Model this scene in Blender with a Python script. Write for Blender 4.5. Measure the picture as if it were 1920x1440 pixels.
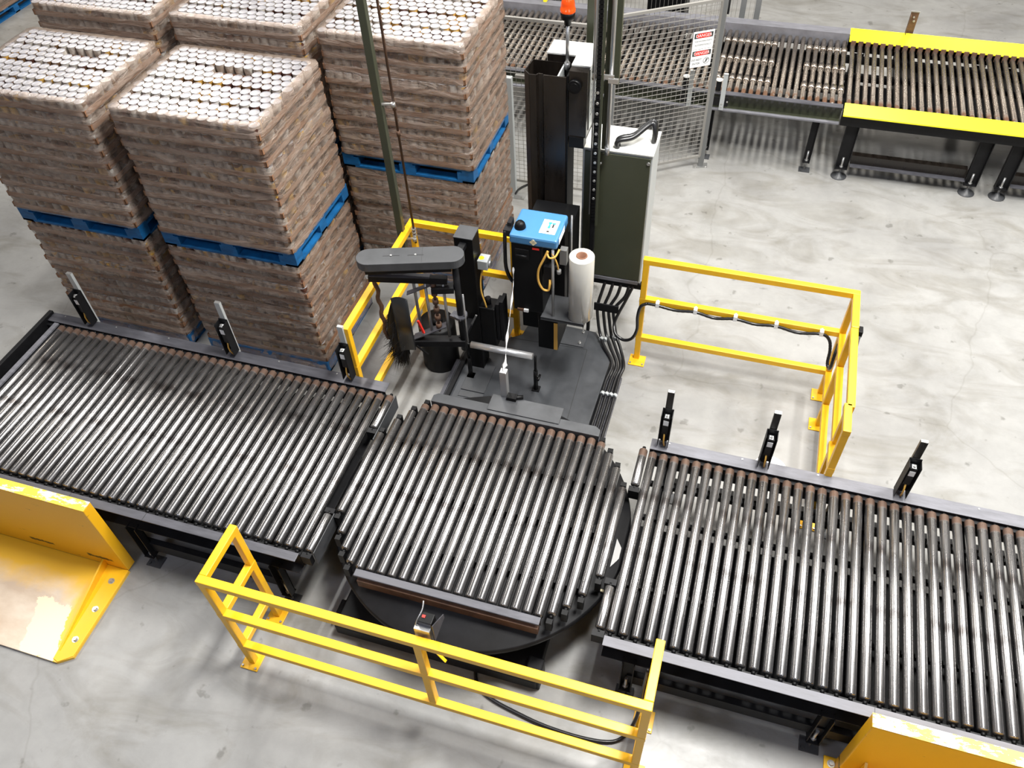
import bpy, bmesh, math, random
import numpy as np
from mathutils import Matrix, Vector
random.seed(7); rng = np.random.RandomState(7)
for o in list(bpy.data.objects): bpy.data.objects.remove(o, do_unlink=True)
S = bpy.context.scene
COL = S.collection
PI = math.pi

# ------------------------------------------------------------------ camera
cam_d = bpy.data.cameras.new('camera'); cam = bpy.data.objects.new('camera', cam_d); COL.objects.link(cam)
az, pt, rl = -0.3412453, 0.84349756, 0.05874806
fwd = Vector((math.sin(az)*math.cos(pt), math.cos(az)*math.cos(pt), -math.sin(pt)))
rgt = Vector((math.cos(az), -math.sin(az), 0)); dwn = fwd.cross(rgt)
r2 = rgt*math.cos(rl) + dwn*math.sin(rl); d2 = -rgt*math.sin(rl) + dwn*math.cos(rl)
R3 = Matrix((r2, -d2, -fwd)).transposed()
cam.matrix_world = Matrix.Translation((0, 0, 5.04)) @ R3.to_4x4()
cam_d.sensor_width = 36.0; cam_d.lens = 1544.738/1920*36.0
cam_d.clip_start = 0.05; cam_d.clip_end = 200
S.camera = cam

# ------------------------------------------------------------------ world, lamps, exposure
S.view_settings.view_transform = 'Standard'; S.view_settings.look = 'None'
S.view_settings.gamma = 1.0; S.view_settings.use_curve_mapping = False
S.view_settings.exposure = 0.0
W = bpy.data.worlds.new('hall_ambient'); S.world = W; W.use_nodes = True
W.node_tree.nodes['Background'].inputs[0].default_value = (0.86, 0.90, 1.0, 1)
W.node_tree.nodes['Background'].inputs[1].default_value = 0.085

def lamp(x, y, z, sx, sy, power, col=(1.0, 0.985, 0.95)):
    d = bpy.data.lights.new('high_bay_and_highlight_lamp', 'AREA'); d.shape = 'RECTANGLE'; d.size = sx; d.size_y = sy
    d.energy = power; d.color = col
    o = bpy.data.objects.new('high_bay_and_highlight_lamp', d); COL.objects.link(o); o.location = (x, y, z)
    return o
lamp(0.9, 3.4, 8.0, 1.0, 2.0, 900)
lamp(5.5, 6.0, 8.0, 0.8, 2.5, 840)
lamp(-4.4, 7.2, 8.0, 0.35, 4.4, 520)  # unseen lamp shaped into a narrow strip to draw streaks on the rollers
lamp(1.2, 8.0, 8.0, 0.35, 4.4, 480, (1.0, .95, .88))  # second unseen strip, stretched along Y for the far halves of the rollers
lamp(-9.0, 3.4, 8.0, 0.8, 3.0, 210, (1.0, .95, .88))
lamp(-3.4, -1.8, 8.0, 0.9, 1.5, 150, (0.76, 0.80, 1.0))
lamp(3.6, -2.2, 8.0, 0.9, 1.5, 150, (0.86, 0.9, 1.0))
for lx in (-8, -2, 4, 10): lamp(lx, 20.0, 8.0, .6, 9.0, 420 if lx == -8 else 230, (1.0, .93, .82))  # unseen far row added for highlights on upper rollers and can lids
lamp(-11.0, 12.0, 8.0, 1.2, 4.0, 330, (1.0, .90, .76))  # unseen warm lamp added for highlights on the front stack's can tops

# ------------------------------------------------------------------ materials
def new_mat(name):
    m = bpy.data.materials.new(name); m.use_nodes = True
    return m, m.node_tree.nodes, m.node_tree.links, m.node_tree.nodes['Principled BSDF']
def simple(name, col, rough=.5, metal=0., spec=.5, var=.0, scale=8., bump=0., bscale=60., stretch=(1, 1, 1), rvar=0.):
    m, N, L, B = new_mat(name)
    B.inputs['Base Color'].default_value = (*col, 1); B.inputs['Roughness'].default_value = rough
    B.inputs['Metallic'].default_value = metal; B.inputs['Specular IOR Level'].default_value = spec
    if var or bump or rvar:
        g = N.new('ShaderNodeNewGeometry'); mp = N.new('ShaderNodeMapping'); mp.inputs['Scale'].default_value = stretch
        L.new(g.outputs['Position'], mp.inputs['Vector'])
        n = N.new('ShaderNodeTexNoise'); n.inputs['Scale'].default_value = scale; n.inputs['Detail'].default_value = 6
        n.inputs['Roughness'].default_value = .65
        L.new(mp.outputs[0], n.inputs['Vector'])
        if var:
            mx = N.new('ShaderNodeMix'); mx.data_type = 'RGBA'
            mr = N.new('ShaderNodeMapRange'); mr.inputs[1].default_value = .3; mr.inputs[2].default_value = .7
            L.new(n.outputs['Fac'], mr.inputs[0]); L.new(mr.outputs[0], mx.inputs[0])
            mx.inputs[6].default_value = (*[c*(1-var) for c in col], 1); mx.inputs[7].default_value = (*[min(1, c*(1+var)) for c in col], 1)
            L.new(mx.outputs[2], B.inputs['Base Color'])
        if rvar:
            mr = N.new('ShaderNodeMapRange'); mr.inputs[1].default_value = .3; mr.inputs[2].default_value = .7
            mr.inputs[3].default_value = max(.02, rough-rvar); mr.inputs[4].default_value = rough+rvar
            L.new(n.outputs['Fac'], mr.inputs[0]); L.new(mr.outputs[0], B.inputs['Roughness'])
        if bump:
            n2 = N.new('ShaderNodeTexNoise'); n2.inputs['Scale'].default_value = bscale; n2.inputs['Detail'].default_value = 4
            L.new(mp.outputs[0], n2.inputs['Vector'])
            b = N.new('ShaderNodeBump'); b.inputs['Strength'].default_value = bump; b.inputs['Distance'].default_value = .01
            L.new(n2.outputs['Fac'], b.inputs['Height']); L.new(b.outputs[0], B.inputs['Normal'])
    return m

M = {}
M['yellow'] = simple('yellow_paint', (0.92, 0.50, 0.012), .38, var=.07, scale=5, rvar=.06)
M['yellow_film'] = simple('yellow_cover', (0.93, 0.80, 0.02), .35)
M['black'] = simple('black_steel', (0.008, 0.008, 0.009), .5, spec=.22, var=.3, scale=9)
M['blackplastic'] = simple('black_plastic', (0.005, 0.005, 0.0055), .42, spec=.2)
M['rubber'] = simple('black_rubber', (0.007, 0.007, 0.0075), .55, spec=.3)
M['darkgrey'] = simple('dark_grey_steel', (0.052, 0.054, 0.058), .42, var=.22, scale=6, rvar=.08)
M['basegrey'] = simple('base_plate_grey', (0.046, 0.049, 0.054), .44, var=.28, scale=3.5, rvar=.08)
M['railgrey'] = simple('rail_grey', (0.085, 0.085, 0.098), .42, metal=.3, var=.28, scale=5, stretch=(1, 6, 1), rvar=.1)
M['raillight'] = simple('rail_light', (0.16, 0.16, 0.178), .6, metal=.1, var=.25, scale=7, stretch=(1, 5, 1), rvar=.1)
M['olive'] = simple('olive_grey_paint', (0.050, 0.055, 0.034), .40, var=.12, scale=2)
M['brownsteel'] = simple('brown_black_steel', (0.012, 0.009, 0.007), .32, var=.35, scale=3, stretch=(6, 6, 1), rvar=.1)
M['white'] = simple('white_paint', (0.82, 0.82, 0.77), .45, var=.05, scale=4)
M['lightgrey'] = simple('light_grey_paint', (0.42, 0.44, 0.44), .42)
M['fencegrey'] = simple('fence_grey', (0.16, 0.165, 0.165), .45)
M['wire'] = simple('fence_wire', (0.30, 0.29, 0.27), .42, metal=.3)
M['galv'] = simple('galvanised', (0.55, 0.55, 0.54), .32, metal=.8)
M['tube'] = simple('steel_tube', (0.42, 0.42, 0.42), .3, metal=.7)
M['chrome'] = simple('polished_roller', (0.75, 0.75, 0.76), .28, metal=.7)
M['blue'] = simple('blue_pallet_paint', (0.003, 0.105, 0.29), .6, var=.35, scale=10, stretch=(1, 1, 3))
M['machineblue'] = simple('machine_blue', (0.06, 0.205, 0.41), .33, var=.06, scale=3)
M['paper'] = simple('paper_label', (0.85, 0.86, 0.86), .5)
M['red'] = simple('red_plastic', (0.75, 0.03, 0.02), .35)
M['ink'] = simple('ink_black', (0.02, 0.02, 0.02), .5)
M['inkblue'] = simple('ink_blue', (0.03, 0.35, 0.65), .5)
M['tan'] = simple('tan_cable', (0.70, 0.40, 0.08), .45)
M['cream'] = simple('cream_label', (0.75, 0.68, 0.45), .5)
M['brown'] = simple('cardboard_core', (0.20, 0.09, 0.05), .8)
M['rust'] = simple('rusty_steel', (0.10, 0.050, 0.028), .6, var=.4, scale=12)
M['wiper'] = simple('wiper_rubber', (0.016, 0.017, 0.018), .38, spec=.5)
M['cable'] = simple('cable_black', (0.012, 0.012, 0.013), .3)
M['whiteplastic'] = simple('white_plastic', (0.85, 0.86, 0.86), .35)
m, N, L, B = new_mat('orange_lens'); B.inputs['Base Color'].default_value = (.95, .10, .01, 1); B.inputs['Roughness'].default_value = .12
B.inputs['Subsurface Weight'].default_value = .25; B.inputs['Coat Weight'].default_value = .5; M['orange'] = m

# concrete
def concrete():
    m, N, L, B = new_mat('polished_concrete')
    g = N.new('ShaderNodeNewGeometry')
    def noise(sc, det=6, ro=.6, st=(1, 1, 1), dist=0.):
        mp = N.new('ShaderNodeMapping'); mp.inputs['Scale'].default_value = st; L.new(g.outputs['Position'], mp.inputs['Vector'])
        n = N.new('ShaderNodeTexNoise'); n.inputs['Scale'].default_value = sc; n.inputs['Detail'].default_value = det
        n.inputs['Roughness'].default_value = ro; n.inputs['Distortion'].default_value = dist
        L.new(mp.outputs[0], n.inputs['Vector']); return n.outputs['Fac']
    def ramp(src, pts):
        r = N.new('ShaderNodeValToRGB'); L.new(src, r.inputs[0]); e = r.color_ramp.elements
        e[0].position, e[0].color = pts[0][0], (*pts[0][1], 1); e[1].position, e[1].color = pts[-1][0], (*pts[-1][1], 1)
        for p, c in pts[1:-1]: k = e.new(p); k.color = (*c, 1)
        return r.outputs[0]
    def mix(fac, a, b, mode='MIX'):
        x = N.new('ShaderNodeMix'); x.data_type = 'RGBA'; x.blend_type = mode
        if isinstance(fac, float): x.inputs[0].default_value = fac
        else: L.new(fac, x.inputs[0])
        L.new(a, x.inputs[6]); L.new(b, x.inputs[7]); return x.outputs[2]
    base = ramp(noise(.55, 8, .62, dist=.4), [(.30, (.235, .232, .226)), (.50, (.29, .287, .276)), (.72, (.335, .333, .323))])
    fine = ramp(noise(5.0, 8, .7), [(.30, (.86, .86, .86)), (.62, (1, 1, 1))])
    blot = ramp(noise(1.5, 6, .6, st=(1.0, 2.2, 1), dist=1.0), [(.46, (1, 1, 1)), (.70, (.72, .70, .655))])
    spots = ramp(noise(7.5, 3, .5), [(.66, (1, 1, 1)), (.72, (.66, .655, .64))])
    c = mix(1.0, base, fine, 'MULTIPLY'); c = mix(1.0, c, blot, 'MULTIPLY'); c = mix(1.0, c, spots, 'MULTIPLY')
    # hairline cracks
    v = N.new('ShaderNodeTexVoronoi'); v.feature = 'DISTANCE_TO_EDGE'; v.inputs['Scale'].default_value = .36
    wn = N.new('ShaderNodeTexNoise'); wn.inputs['Scale'].default_value = 1.6; wn.inputs['Detail'].default_value = 3
    L.new(g.outputs['Position'], wn.inputs['Vector'])
    ad = N.new('ShaderNodeVectorMath'); ad.operation = 'ADD'; sc = N.new('ShaderNodeVectorMath'); sc.operation = 'SCALE'; sc.inputs['Scale'].default_value = .35
    L.new(wn.outputs['Color'], sc.inputs[0]); L.new(g.outputs['Position'], ad.inputs[0]); L.new(sc.outputs[0], ad.inputs[1]); L.new(ad.outputs[0], v.inputs['Vector'])
    cr = ramp(v.outputs['Distance'], [(.0, (.80, .79, .77)), (.0035, (1, 1, 1))])
    c = mix(.6, c, mix(1.0, c, cr, 'MULTIPLY'))
    L.new(c, B.inputs['Base Color'])
    mr = N.new('ShaderNodeMapRange'); mr.inputs[1].default_value = .3; mr.inputs[2].default_value = .7; mr.inputs[3].default_value = .26; mr.inputs[4].default_value = .46
    L.new(noise(1.3, 6, .65), mr.inputs[0]); L.new(mr.outputs[0], B.inputs['Roughness'])
    bp = N.new('ShaderNodeBump'); bp.inputs['Strength'].default_value = .06; bp.inputs['Distance'].default_value = .004
    L.new(noise(30, 3), bp.inputs['Height']); L.new(bp.outputs[0], B.inputs['Normal'])
    return m
M['concrete'] = concrete()

def roller_mat(name, rust_far=True, tone=.50, warm=0.):
    m, N, L, B = new_mat(name)
    tc = N.new('ShaderNodeTexCoord'); sp = N.new('ShaderNodeSeparateXYZ'); L.new(tc.outputs['Object'], sp.inputs[0])
    g = N.new('ShaderNodeNewGeometry'); spw = N.new('ShaderNodeSeparateXYZ'); L.new(g.outputs['Position'], spw.inputs[0])
    mp = N.new('ShaderNodeMapping'); mp.inputs['Scale'].default_value = (14, 1.0, 14); L.new(g.outputs['Position'], mp.inputs['Vector'])
    n = N.new('ShaderNodeTexNoise'); n.inputs['Scale'].default_value = 1.6; n.inputs['Detail'].default_value = 7; n.inputs['Roughness'].default_value = .7
    L.new(mp.outputs[0], n.inputs['Vector'])
    r = N.new('ShaderNodeValToRGB'); L.new(n.outputs['Fac'], r.inputs[0]); e = r.color_ramp.elements
    t = tone
    e[0].position = .30; e[0].color = (t*.72*(1+warm), t*.68, t*.66*(1-warm), 1); e[1].position = .68; e[1].color = (t*(1+warm*.6), t*.98, t*(1-warm), 1)
    k = e.new(.48); k.color = (t*.86*(1+warm), t*.84, t*.83*(1-warm), 1)
    col = r.outputs[0]
    def mixin(fac, c, prev):
        x = N.new('ShaderNodeMix'); x.data_type = 'RGBA'; L.new(fac, x.inputs[0]); L.new(prev, x.inputs[6]); x.inputs[7].default_value = (*c, 1); return x.outputs[2]
    def mr(src, a, b, c=0., d=1.):
        q = N.new('ShaderNodeMapRange'); q.inputs[1].default_value = a; q.inputs[2].default_value = b; q.inputs[3].default_value = c; q.inputs[4].default_value = d
        L.new(src, q.inputs[0]); return q.outputs[0]
    def mul(a, b):
        q = N.new('ShaderNodeMath'); q.operation = 'MULTIPLY'; q.use_clamp = True
        L.new(a, q.inputs[0])
        if isinstance(b, float): q.inputs[1].default_value = b
        else: L.new(b, q.inputs[1])
        return q.outputs[0]
    n2 = N.new('ShaderNodeTexNoise'); n2.inputs['Scale'].default_value = 7; n2.inputs['Detail'].default_value = 3; L.new(g.outputs['Position'], n2.inputs['Vector'])
    # grime bands across the run
    def band(yc, w):
        a = N.new('ShaderNodeMath'); a.operation = 'SUBTRACT'; L.new(spw.outputs['Y'], a.inputs[0]); a.inputs[1].default_value = yc
        b = N.new('ShaderNodeMath'); b.operation = 'ABSOLUTE'; L.new(a.outputs[0], b.inputs[0])
        return mul(mr(b.outputs[0], w, w*.3), mr(n2.outputs['Fac'], .42, .62))
    if rust_far:
        for yc, w in ((3.03, .05), (2.62, .04)):
            col = mixin(mul(band(yc, w), .65), (.07, .055, .05), col)
        rf = mr(spw.outputs['Y'], 3.335, 3.35)
        rust_fac = mul(rf, .85)
    else:
        rust_fac = mul(mr(spw.outputs['Y'], 8.10, 8.0), mr(n2.outputs['Fac'], .45, .5))
    col = mixin(rust_fac, (.14, .075, .045), col)
    L.new(col, B.inputs['Base Color'])
    mt = N.new('ShaderNodeMapRange'); mt.inputs[1].default_value = 0; mt.inputs[2].default_value = 1; mt.inputs[3].default_value = .92; mt.inputs[4].default_value = .25
    L.new(rust_fac, mt.inputs[0]); L.new(mt.outputs[0], B.inputs['Metallic'])
    L.new(mr(n2.outputs['Fac'], .3, .7, .30, .24), B.inputs['Roughness'])
    B.inputs['Anisotropic'].default_value = .0
    return m
M['roller'] = roller_mat('worn_steel_roller', True, .33)
M['roller_up'] = roller_mat('warm_worn_steel_roller', False, .46, .12)

# film-wrapped cans
def can_label():
    m, N, L, B = new_mat('can_label')
    g = N.new('ShaderNodeNewGeometry'); mp = N.new('ShaderNodeMapping'); mp.inputs['Scale'].default_value = (9, 9, 7); L.new(g.outputs['Position'], mp.inputs['Vector'])
    v = N.new('ShaderNodeTexVoronoi'); v.inputs['Scale'].default_value = 1.1; L.new(mp.outputs[0], v.inputs['Vector'])
    r = N.new('ShaderNodeValToRGB'); r.color_ramp.interpolation = 'CONSTANT'; e = r.color_ramp.elements
    e[0].position = 0; e[0].color = (.50, .47, .42, 1); e[1].position = .40; e[1].color = (.12, .05, .035, 1)
    for p, c in ((.52, (.50, .46, .40)), (.66, (.20, .11, .05)), (.76, (.60, .36, .08)), (.86, (.55, .53, .50))): k = e.new(p); k.color = (*c, 1)
    L.new(v.outputs['Color'], r.inputs[0])
    n = N.new('ShaderNodeTexNoise'); n.inputs['Scale'].default_value = 26; L.new(g.outputs['Position'], n.inputs['Vector'])
    x = N.new('ShaderNodeMix'); x.data_type = 'RGBA'; x.blend_type = 'MULTIPLY'; x.inputs[0].default_value = .6
    r2_ = N.new('ShaderNodeValToRGB'); r2_.color_ramp.elements[0].position = .4; r2_.color_ramp.elements[0].color = (.3, .2, .15, 1); r2_.color_ramp.elements[1].position = .6
    L.new(n.outputs['Fac'], r2_.inputs[0]); L.new(r.outputs[0], x.inputs[6]); L.new(r2_.outputs[0], x.inputs[7]); L.new(x.outputs[2], B.inputs['Base Color'])
    B.inputs['Roughness'].default_value = .4
    return m
M['label'] = can_label()
M['lid'] = simple('can_lid', (0.50, 0.485, 0.50), .26, metal=.45, var=.18, scale=9)
M['tray'] = simple('brown_cardboard', (0.25, 0.125, 0.065), .7, var=.25, scale=12, stretch=(1, 1, 5))
def film():
    m, N, L, B = new_mat('stretch_film')
    g = N.new('ShaderNodeNewGeometry'); mp = N.new('ShaderNodeMapping'); mp.inputs['Scale'].default_value = (1.6, 1.6, 9); mp.inputs['Rotation'].default_value = (.25, .12, 0); L.new(g.outputs['Position'], mp.inputs['Vector'])
    n = N.new('ShaderNodeTexNoise'); n.inputs['Scale'].default_value = 2.2; n.inputs['Detail'].default_value = 6; n.inputs['Roughness'].default_value = .6; n.inputs['Distortion'].default_value = .8
    L.new(mp.outputs[0], n.inputs['Vector'])
    q = N.new('ShaderNodeMapRange'); q.inputs[1].default_value = .35; q.inputs[2].default_value = .72; q.inputs[3].default_value = .24; q.inputs[4].default_value = .78
    L.new(n.outputs['Fac'], q.inputs[0])
    B.inputs['Base Color'].default_value = (.42, .33, .27, 1); B.inputs['Roughness'].default_value = .12; B.inputs['Specular IOR Level'].default_value = .8
    bp = N.new('ShaderNodeBump'); bp.inputs['Strength'].default_value = .9; bp.inputs['Distance'].default_value = .03; L.new(n.outputs['Fac'], bp.inputs['Height']); L.new(bp.outputs[0], B.inputs['Normal'])
    t = N.new('ShaderNodeBsdfTransparent'); x = N.new('ShaderNodeMixShader'); L.new(q.outputs[0], x.inputs[0]); L.new(t.outputs[0], x.inputs[1]); L.new(B.outputs[0], x.inputs[2])
    L.new(x.outputs[0], N['Material Output'].inputs['Surface'])
    return m
M['film'] = film()
m, N, L, B = new_mat('film_roll'); B.inputs['Base Color'].default_value = (.50, .49, .45, 1); B.inputs['Roughness'].default_value = .18
B.inputs['Coat Weight'].default_value = .6
M['filmroll'] = m
# scraped yellow bumper deck
def scraped():
    m, N, L, B = new_mat('scraped_yellow_paint')
    g = N.new('ShaderNodeNewGeometry'); sp = N.new('ShaderNodeSeparateXYZ'); L.new(g.outputs['Position'], sp.inputs[0])
    def noise(sc, st=(1, 1, 1), det=6, ro=.6, dist=0):
        mp = N.new('ShaderNodeMapping'); mp.inputs['Scale'].default_value = st; L.new(g.outputs['Position'], mp.inputs['Vector'])
        n = N.new('ShaderNodeTexNoise'); n.inputs['Scale'].default_value = sc; n.inputs['Detail'].default_value = det; n.inputs['Roughness'].default_value = ro; n.inputs['Distortion'].default_value = dist
        L.new(mp.outputs[0], n.inputs['Vector']); return n.outputs['Fac']
    def mth(op, a, b):
        q = N.new('ShaderNodeMath'); q.operation = op
        for i, s in enumerate((a, b)):
            if isinstance(s, (int, float)): q.inputs[i].default_value = s
            else: L.new(s, q.inputs[i])
        return q.outputs[0]
    def mr(src, a, b, c=0., d=1.):
        q = N.new('ShaderNodeMapRange'); q.inputs[1].default_value = a; q.inputs[2].default_value = b; q.inputs[3].default_value = c; q.inputs[4].default_value = d
        L.new(src, q.inputs[0]); return q.outputs[0]
    def mix(f, a, b):
        x = N.new('ShaderNodeMix'); x.data_type = 'RGBA'; L.new(f, x.inputs[0])
        for i, s in ((6, a), (7, b)):
            if isinstance(s, tuple): x.inputs[i].default_value = (*s, 1)
            else: L.new(s, x.inputs[i])
        return x.outputs[2]
    # worn tan zone: y < 1.68 , x < -3.72
    yy = mr(mth('ADD', sp.outputs['Y'], mr(noise(4), 0, 1, -.12, .12)), 1.72, 1.55)
    xx = mr(mth('ADD', sp.outputs['X'], mr(noise(5), 0, 1, -.05, .05)), -3.76, -3.80)
    worn = mth('MULTIPLY', yy, xx)
    tan = mix(mr(noise(3, (1, 2, 1)), .35, .65), (.52, .40, .29), (.68, .58, .46))
    c = mix(worn, (.86, .50, .03), tan)
    # bare cream patch near the right front corner
    dx = mth('ABSOLUTE', mth('SUBTRACT', mth('ADD', sp.outputs['X'], mth('MULTIPLY', sp.outputs['Y'], .35)), -3.37), 0)
    dy = mth('ABSOLUTE', mth('SUBTRACT', sp.outputs['Y'], 1.34), 0)
    mx = mth('MAXIMUM', mth('DIVIDE', dx, .135), mth('DIVIDE', dy, .19))
    edge = mr(mth('ADD', mx, mr(noise(11, det=10, ro=.7), 0, 1, -.55, .55)), 1.0, .97)
    c = mix(edge, c, (.93, .74, .50))
    L.new(c, B.inputs['Base Color']); B.inputs['Roughness'].default_value = .32
    return m
M['scraped'] = scraped()
def worn_edge(name, amt):
    m, N, L, B = new_mat(name)
    g = N.new('ShaderNodeNewGeometry'); mp = N.new('ShaderNodeMapping'); mp.inputs['Scale'].default_value = (1, 3, 1); L.new(g.outputs['Position'], mp.inputs['Vector'])
    n = N.new('ShaderNodeTexNoise'); n.inputs['Scale'].default_value = 7; n.inputs['Detail'].default_value = 8; n.inputs['Roughness'].default_value = .7; L.new(mp.outputs[0], n.inputs['Vector'])
    r = N.new('ShaderNodeValToRGB'); e = r.color_ramp.elements; e[0].position = amt; e[0].color = (.90, .60, .05, 1); e[1].position = amt+.02; e[1].color = (.52, .52, .55, 1)
    L.new(n.outputs['Fac'], r.inputs[0]); L.new(r.outputs[0], B.inputs['Base Color']); B.inputs['Roughness'].default_value = .4
    return m
M['wornedge'] = worn_edge('worn_yellow_edge', .50)
def scuffed_yellow():
    m, N, L, B = new_mat('scuffed_yellow_paint')
    g = N.new('ShaderNodeNewGeometry'); mp = N.new('ShaderNodeMapping'); mp.inputs['Scale'].default_value = (1.0, 1.0, 6); L.new(g.outputs['Position'], mp.inputs['Vector'])
    n = N.new('ShaderNodeTexNoise'); n.inputs['Scale'].default_value = 4.2; n.inputs['Detail'].default_value = 8; n.inputs['Roughness'].default_value = .7; L.new(mp.outputs[0], n.inputs['Vector'])
    r = N.new('ShaderNodeValToRGB'); e = r.color_ramp.elements; e[0].position = .655; e[0].color = (.86, .45, .012, 1); e[1].position = .67; e[1].color = (.10, .055, .02, 1)
    L.new(n.outputs['Fac'], r.inputs[0])
    sp = N.new('ShaderNodeSeparateXYZ'); L.new(g.outputs['Position'], sp.inputs[0])
    def mr(src, a, b_, c=0., d=1.):
        q = N.new('ShaderNodeMapRange'); q.inputs[1].default_value = a; q.inputs[2].default_value = b_; q.inputs[3].default_value = c; q.inputs[4].default_value = d; L.new(src, q.inputs[0]); return q.outputs[0]
    def mt(op, a, b_=None):
        q = N.new('ShaderNodeMath'); q.operation = op
        for i, v_ in enumerate((a, b_)):
            if v_ is None: continue
            if isinstance(v_, float): q.inputs[i].default_value = v_
            else: L.new(v_, q.inputs[i])
        return q.outputs[0]
    n3 = N.new('ShaderNodeTexNoise'); n3.inputs['Scale'].default_value = 40; n3.inputs['Detail'].default_value = 5; L.new(g.outputs['Position'], n3.inputs['Vector'])
    zz = mt('ABSOLUTE', mt('SUBTRACT', sp.outputs['Z'], .115)); band = mr(mt('ADD', zz, mr(n3.outputs['Fac'], 0, 1, -.02, .02)), .016, .008)
    xw = mt('SINE', mt('MULTIPLY', sp.outputs['X'], 13.0)); xm = mr(xw, .15, .35)
    x = N.new('ShaderNodeMix'); x.data_type = 'RGBA'; L.new(mt('MULTIPLY', band, xm), x.inputs[0]); L.new(r.outputs[0], x.inputs[6]); x.inputs[7].default_value = (.06, .03, .015, 1)
    L.new(x.outputs[2], B.inputs['Base Color']); B.inputs['Roughness'].default_value = .42
    return m
M['scuffed'] = scuffed_yellow()

# ------------------------------------------------------------------ mesh building
class MB:
    def __init__(s): s.v = []; s.f = []; s.mi = []; s.sm = []; s.g = []
    def add(s, vs, fs, mi=0, sm=False, mat=None):
        o = len(s.v)
        if mat is not None: vs = [tuple(mat @ Vector(p)) for p in vs]
        s.v += [tuple(p) for p in vs]; s.f += [tuple(o+i for i in f) for f in fs]; s.mi += [mi]*len(fs)
        s.sm += (sm if isinstance(sm, list) else [sm]*len(fs)); s.g.append((o, len(s.v), len(s.f)-len(fs), len(s.f))); return s
    def box(s, x0, x1, y0, y1, z0, z1, mi=0, mat=None):
        x0, x1 = min(x0, x1), max(x0, x1); y0, y1 = min(y0, y1), max(y0, y1); z0, z1 = min(z0, z1), max(z0, z1)
        return s.add([(x0, y0, z0), (x1, y0, z0), (x1, y1, z0), (x0, y1, z0), (x0, y0, z1), (x1, y0, z1), (x1, y1, z1), (x0, y1, z1)],
                     [(0, 3, 2, 1), (4, 5, 6, 7), (0, 1, 5, 4), (1, 2, 6, 5), (2, 3, 7, 6), (3, 0, 4, 7)], mi, False, mat)
    def bar(s, a, b, w, h, up=(0, 0, 1), mi=0):   # rectangular bar between two points
        a, b = Vector(a), Vector(b); d = (b-a); ln = d.length; d.normalize(); u = Vector(up)
        if abs(d.dot(u)) > .98: u = Vector((0, 1, 0))
        sx = d.cross(u).normalized(); u = sx.cross(d).normalized()
        m = Matrix((sx, d, u)).transposed().to_4x4(); m.translation = a
        return s.box(-w/2, w/2, 0, ln, -h/2, h/2, mi, m)
    def cyl(s, a, b, r, n=16, mi=0, r2=None, caps=True):
        a, b = Vector(a), Vector(b); d = (b-a); d.normalize()
        u = Vector((0, 0, 1)) if abs(d.z) < .9 else Vector((1, 0, 0))
        sx = d.cross(u).normalized(); u = sx.cross(d).normalized(); r2 = r if r2 is None else r2
        vs = []
        for p, rr in ((a, r), (b, r2)):
            for i in range(n):
                t = 2*PI*i/n; vs.append(p+sx*(rr*math.cos(t))+u*(rr*math.sin(t)))
        fs = [(i, (i+1) % n, n+(i+1) % n, n+i) for i in range(n)]; sm = [True]*n
        if caps: fs += [tuple(range(n-1, -1, -1)), tuple(range(n, 2*n))]; sm += [False, False]
        return s.add(vs, fs, mi, sm)
    def lathe(s, c, prof, n=24, mi=0, smooth=True):   # prof: list of (r,z)
        vs = []; fs = []; c = Vector(c)
        for r, z in prof:
            for i in range(n):
                t = 2*PI*i/n; vs.append((c.x+r*math.cos(t), c.y+r*math.sin(t), c.z+z))
        for k in range(len(prof)-1):
            for i in range(n): fs.append((k*n+i, k*n+(i+1) % n, (k+1)*n+(i+1) % n, (k+1)*n+i))
        return s.add(vs, fs, mi, smooth)
    def tube(s, pts, r, n=10, mi=0, ribs=False):
        P = [Vector(p) for p in pts]; vs = []; fs = []; prev = None
        for k, p in enumerate(P):
            t = (P[min(k+1, len(P)-1)]-P[max(k-1, 0)]).normalized()
            if prev is None:
                u = Vector((0, 0, 1)) if abs(t.z) < .9 else Vector((1, 0, 0)); u = (u-t*u.dot(t)).normalized()
            else: u = (prev-t*prev.dot(t)).normalized()
            prev = u; w = t.cross(u); rr = r*(1+(.12 if (ribs and k % 2) else 0))
            for i in range(n):
                a = 2*PI*i/n; vs.append(p+u*(rr*math.cos(a))+w*(rr*math.sin(a)))
        for k in range(len(P)-1):
            for i in range(n): fs.append((k*n+i, k*n+(i+1) % n, (k+1)*n+(i+1) % n, (k+1)*n+i))
        fs += [tuple(range(n-1, -1, -1)), tuple(range((len(P)-1)*n, len(P)*n))]
        return s.add(vs, fs, mi, True)
    def prism(s, poly, z0, z1, mi=0, mat=None):    # polygon (ccw) in xy
        n = len(poly); vs = [(x, y, z0) for x, y in poly]+[(x, y, z1) for x, y in poly]
        fs = [tuple(range(n-1, -1, -1)), tuple(range(n, 2*n))]+[(i, (i+1) % n, n+(i+1) % n, n+i) for i in range(n)]
        return s.add(vs, fs, mi, False, mat)
    def wall(s, pts, th, z0, z1, mi=0):              # open folded sheet, vertical extrusion
        for a, b in zip(pts[:-1], pts[1:]):
            a, b = Vector((*a, 0)), Vector((*b, 0)); s.bar(a+Vector((0, 0, (z0+z1)/2)), b+Vector((0, 0, (z0+z1)/2)), th, z1-z0)
        return s
    def mesh(s, name, mats):
        me = bpy.data.meshes.new(name); me.from_pydata(s.v, [], s.f)
        for m_ in mats: me.materials.append(m_)
        me.polygons.foreach_set('material_index', s.mi); me.polygons.foreach_set('use_smooth', s.sm); me.update(); return me
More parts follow.
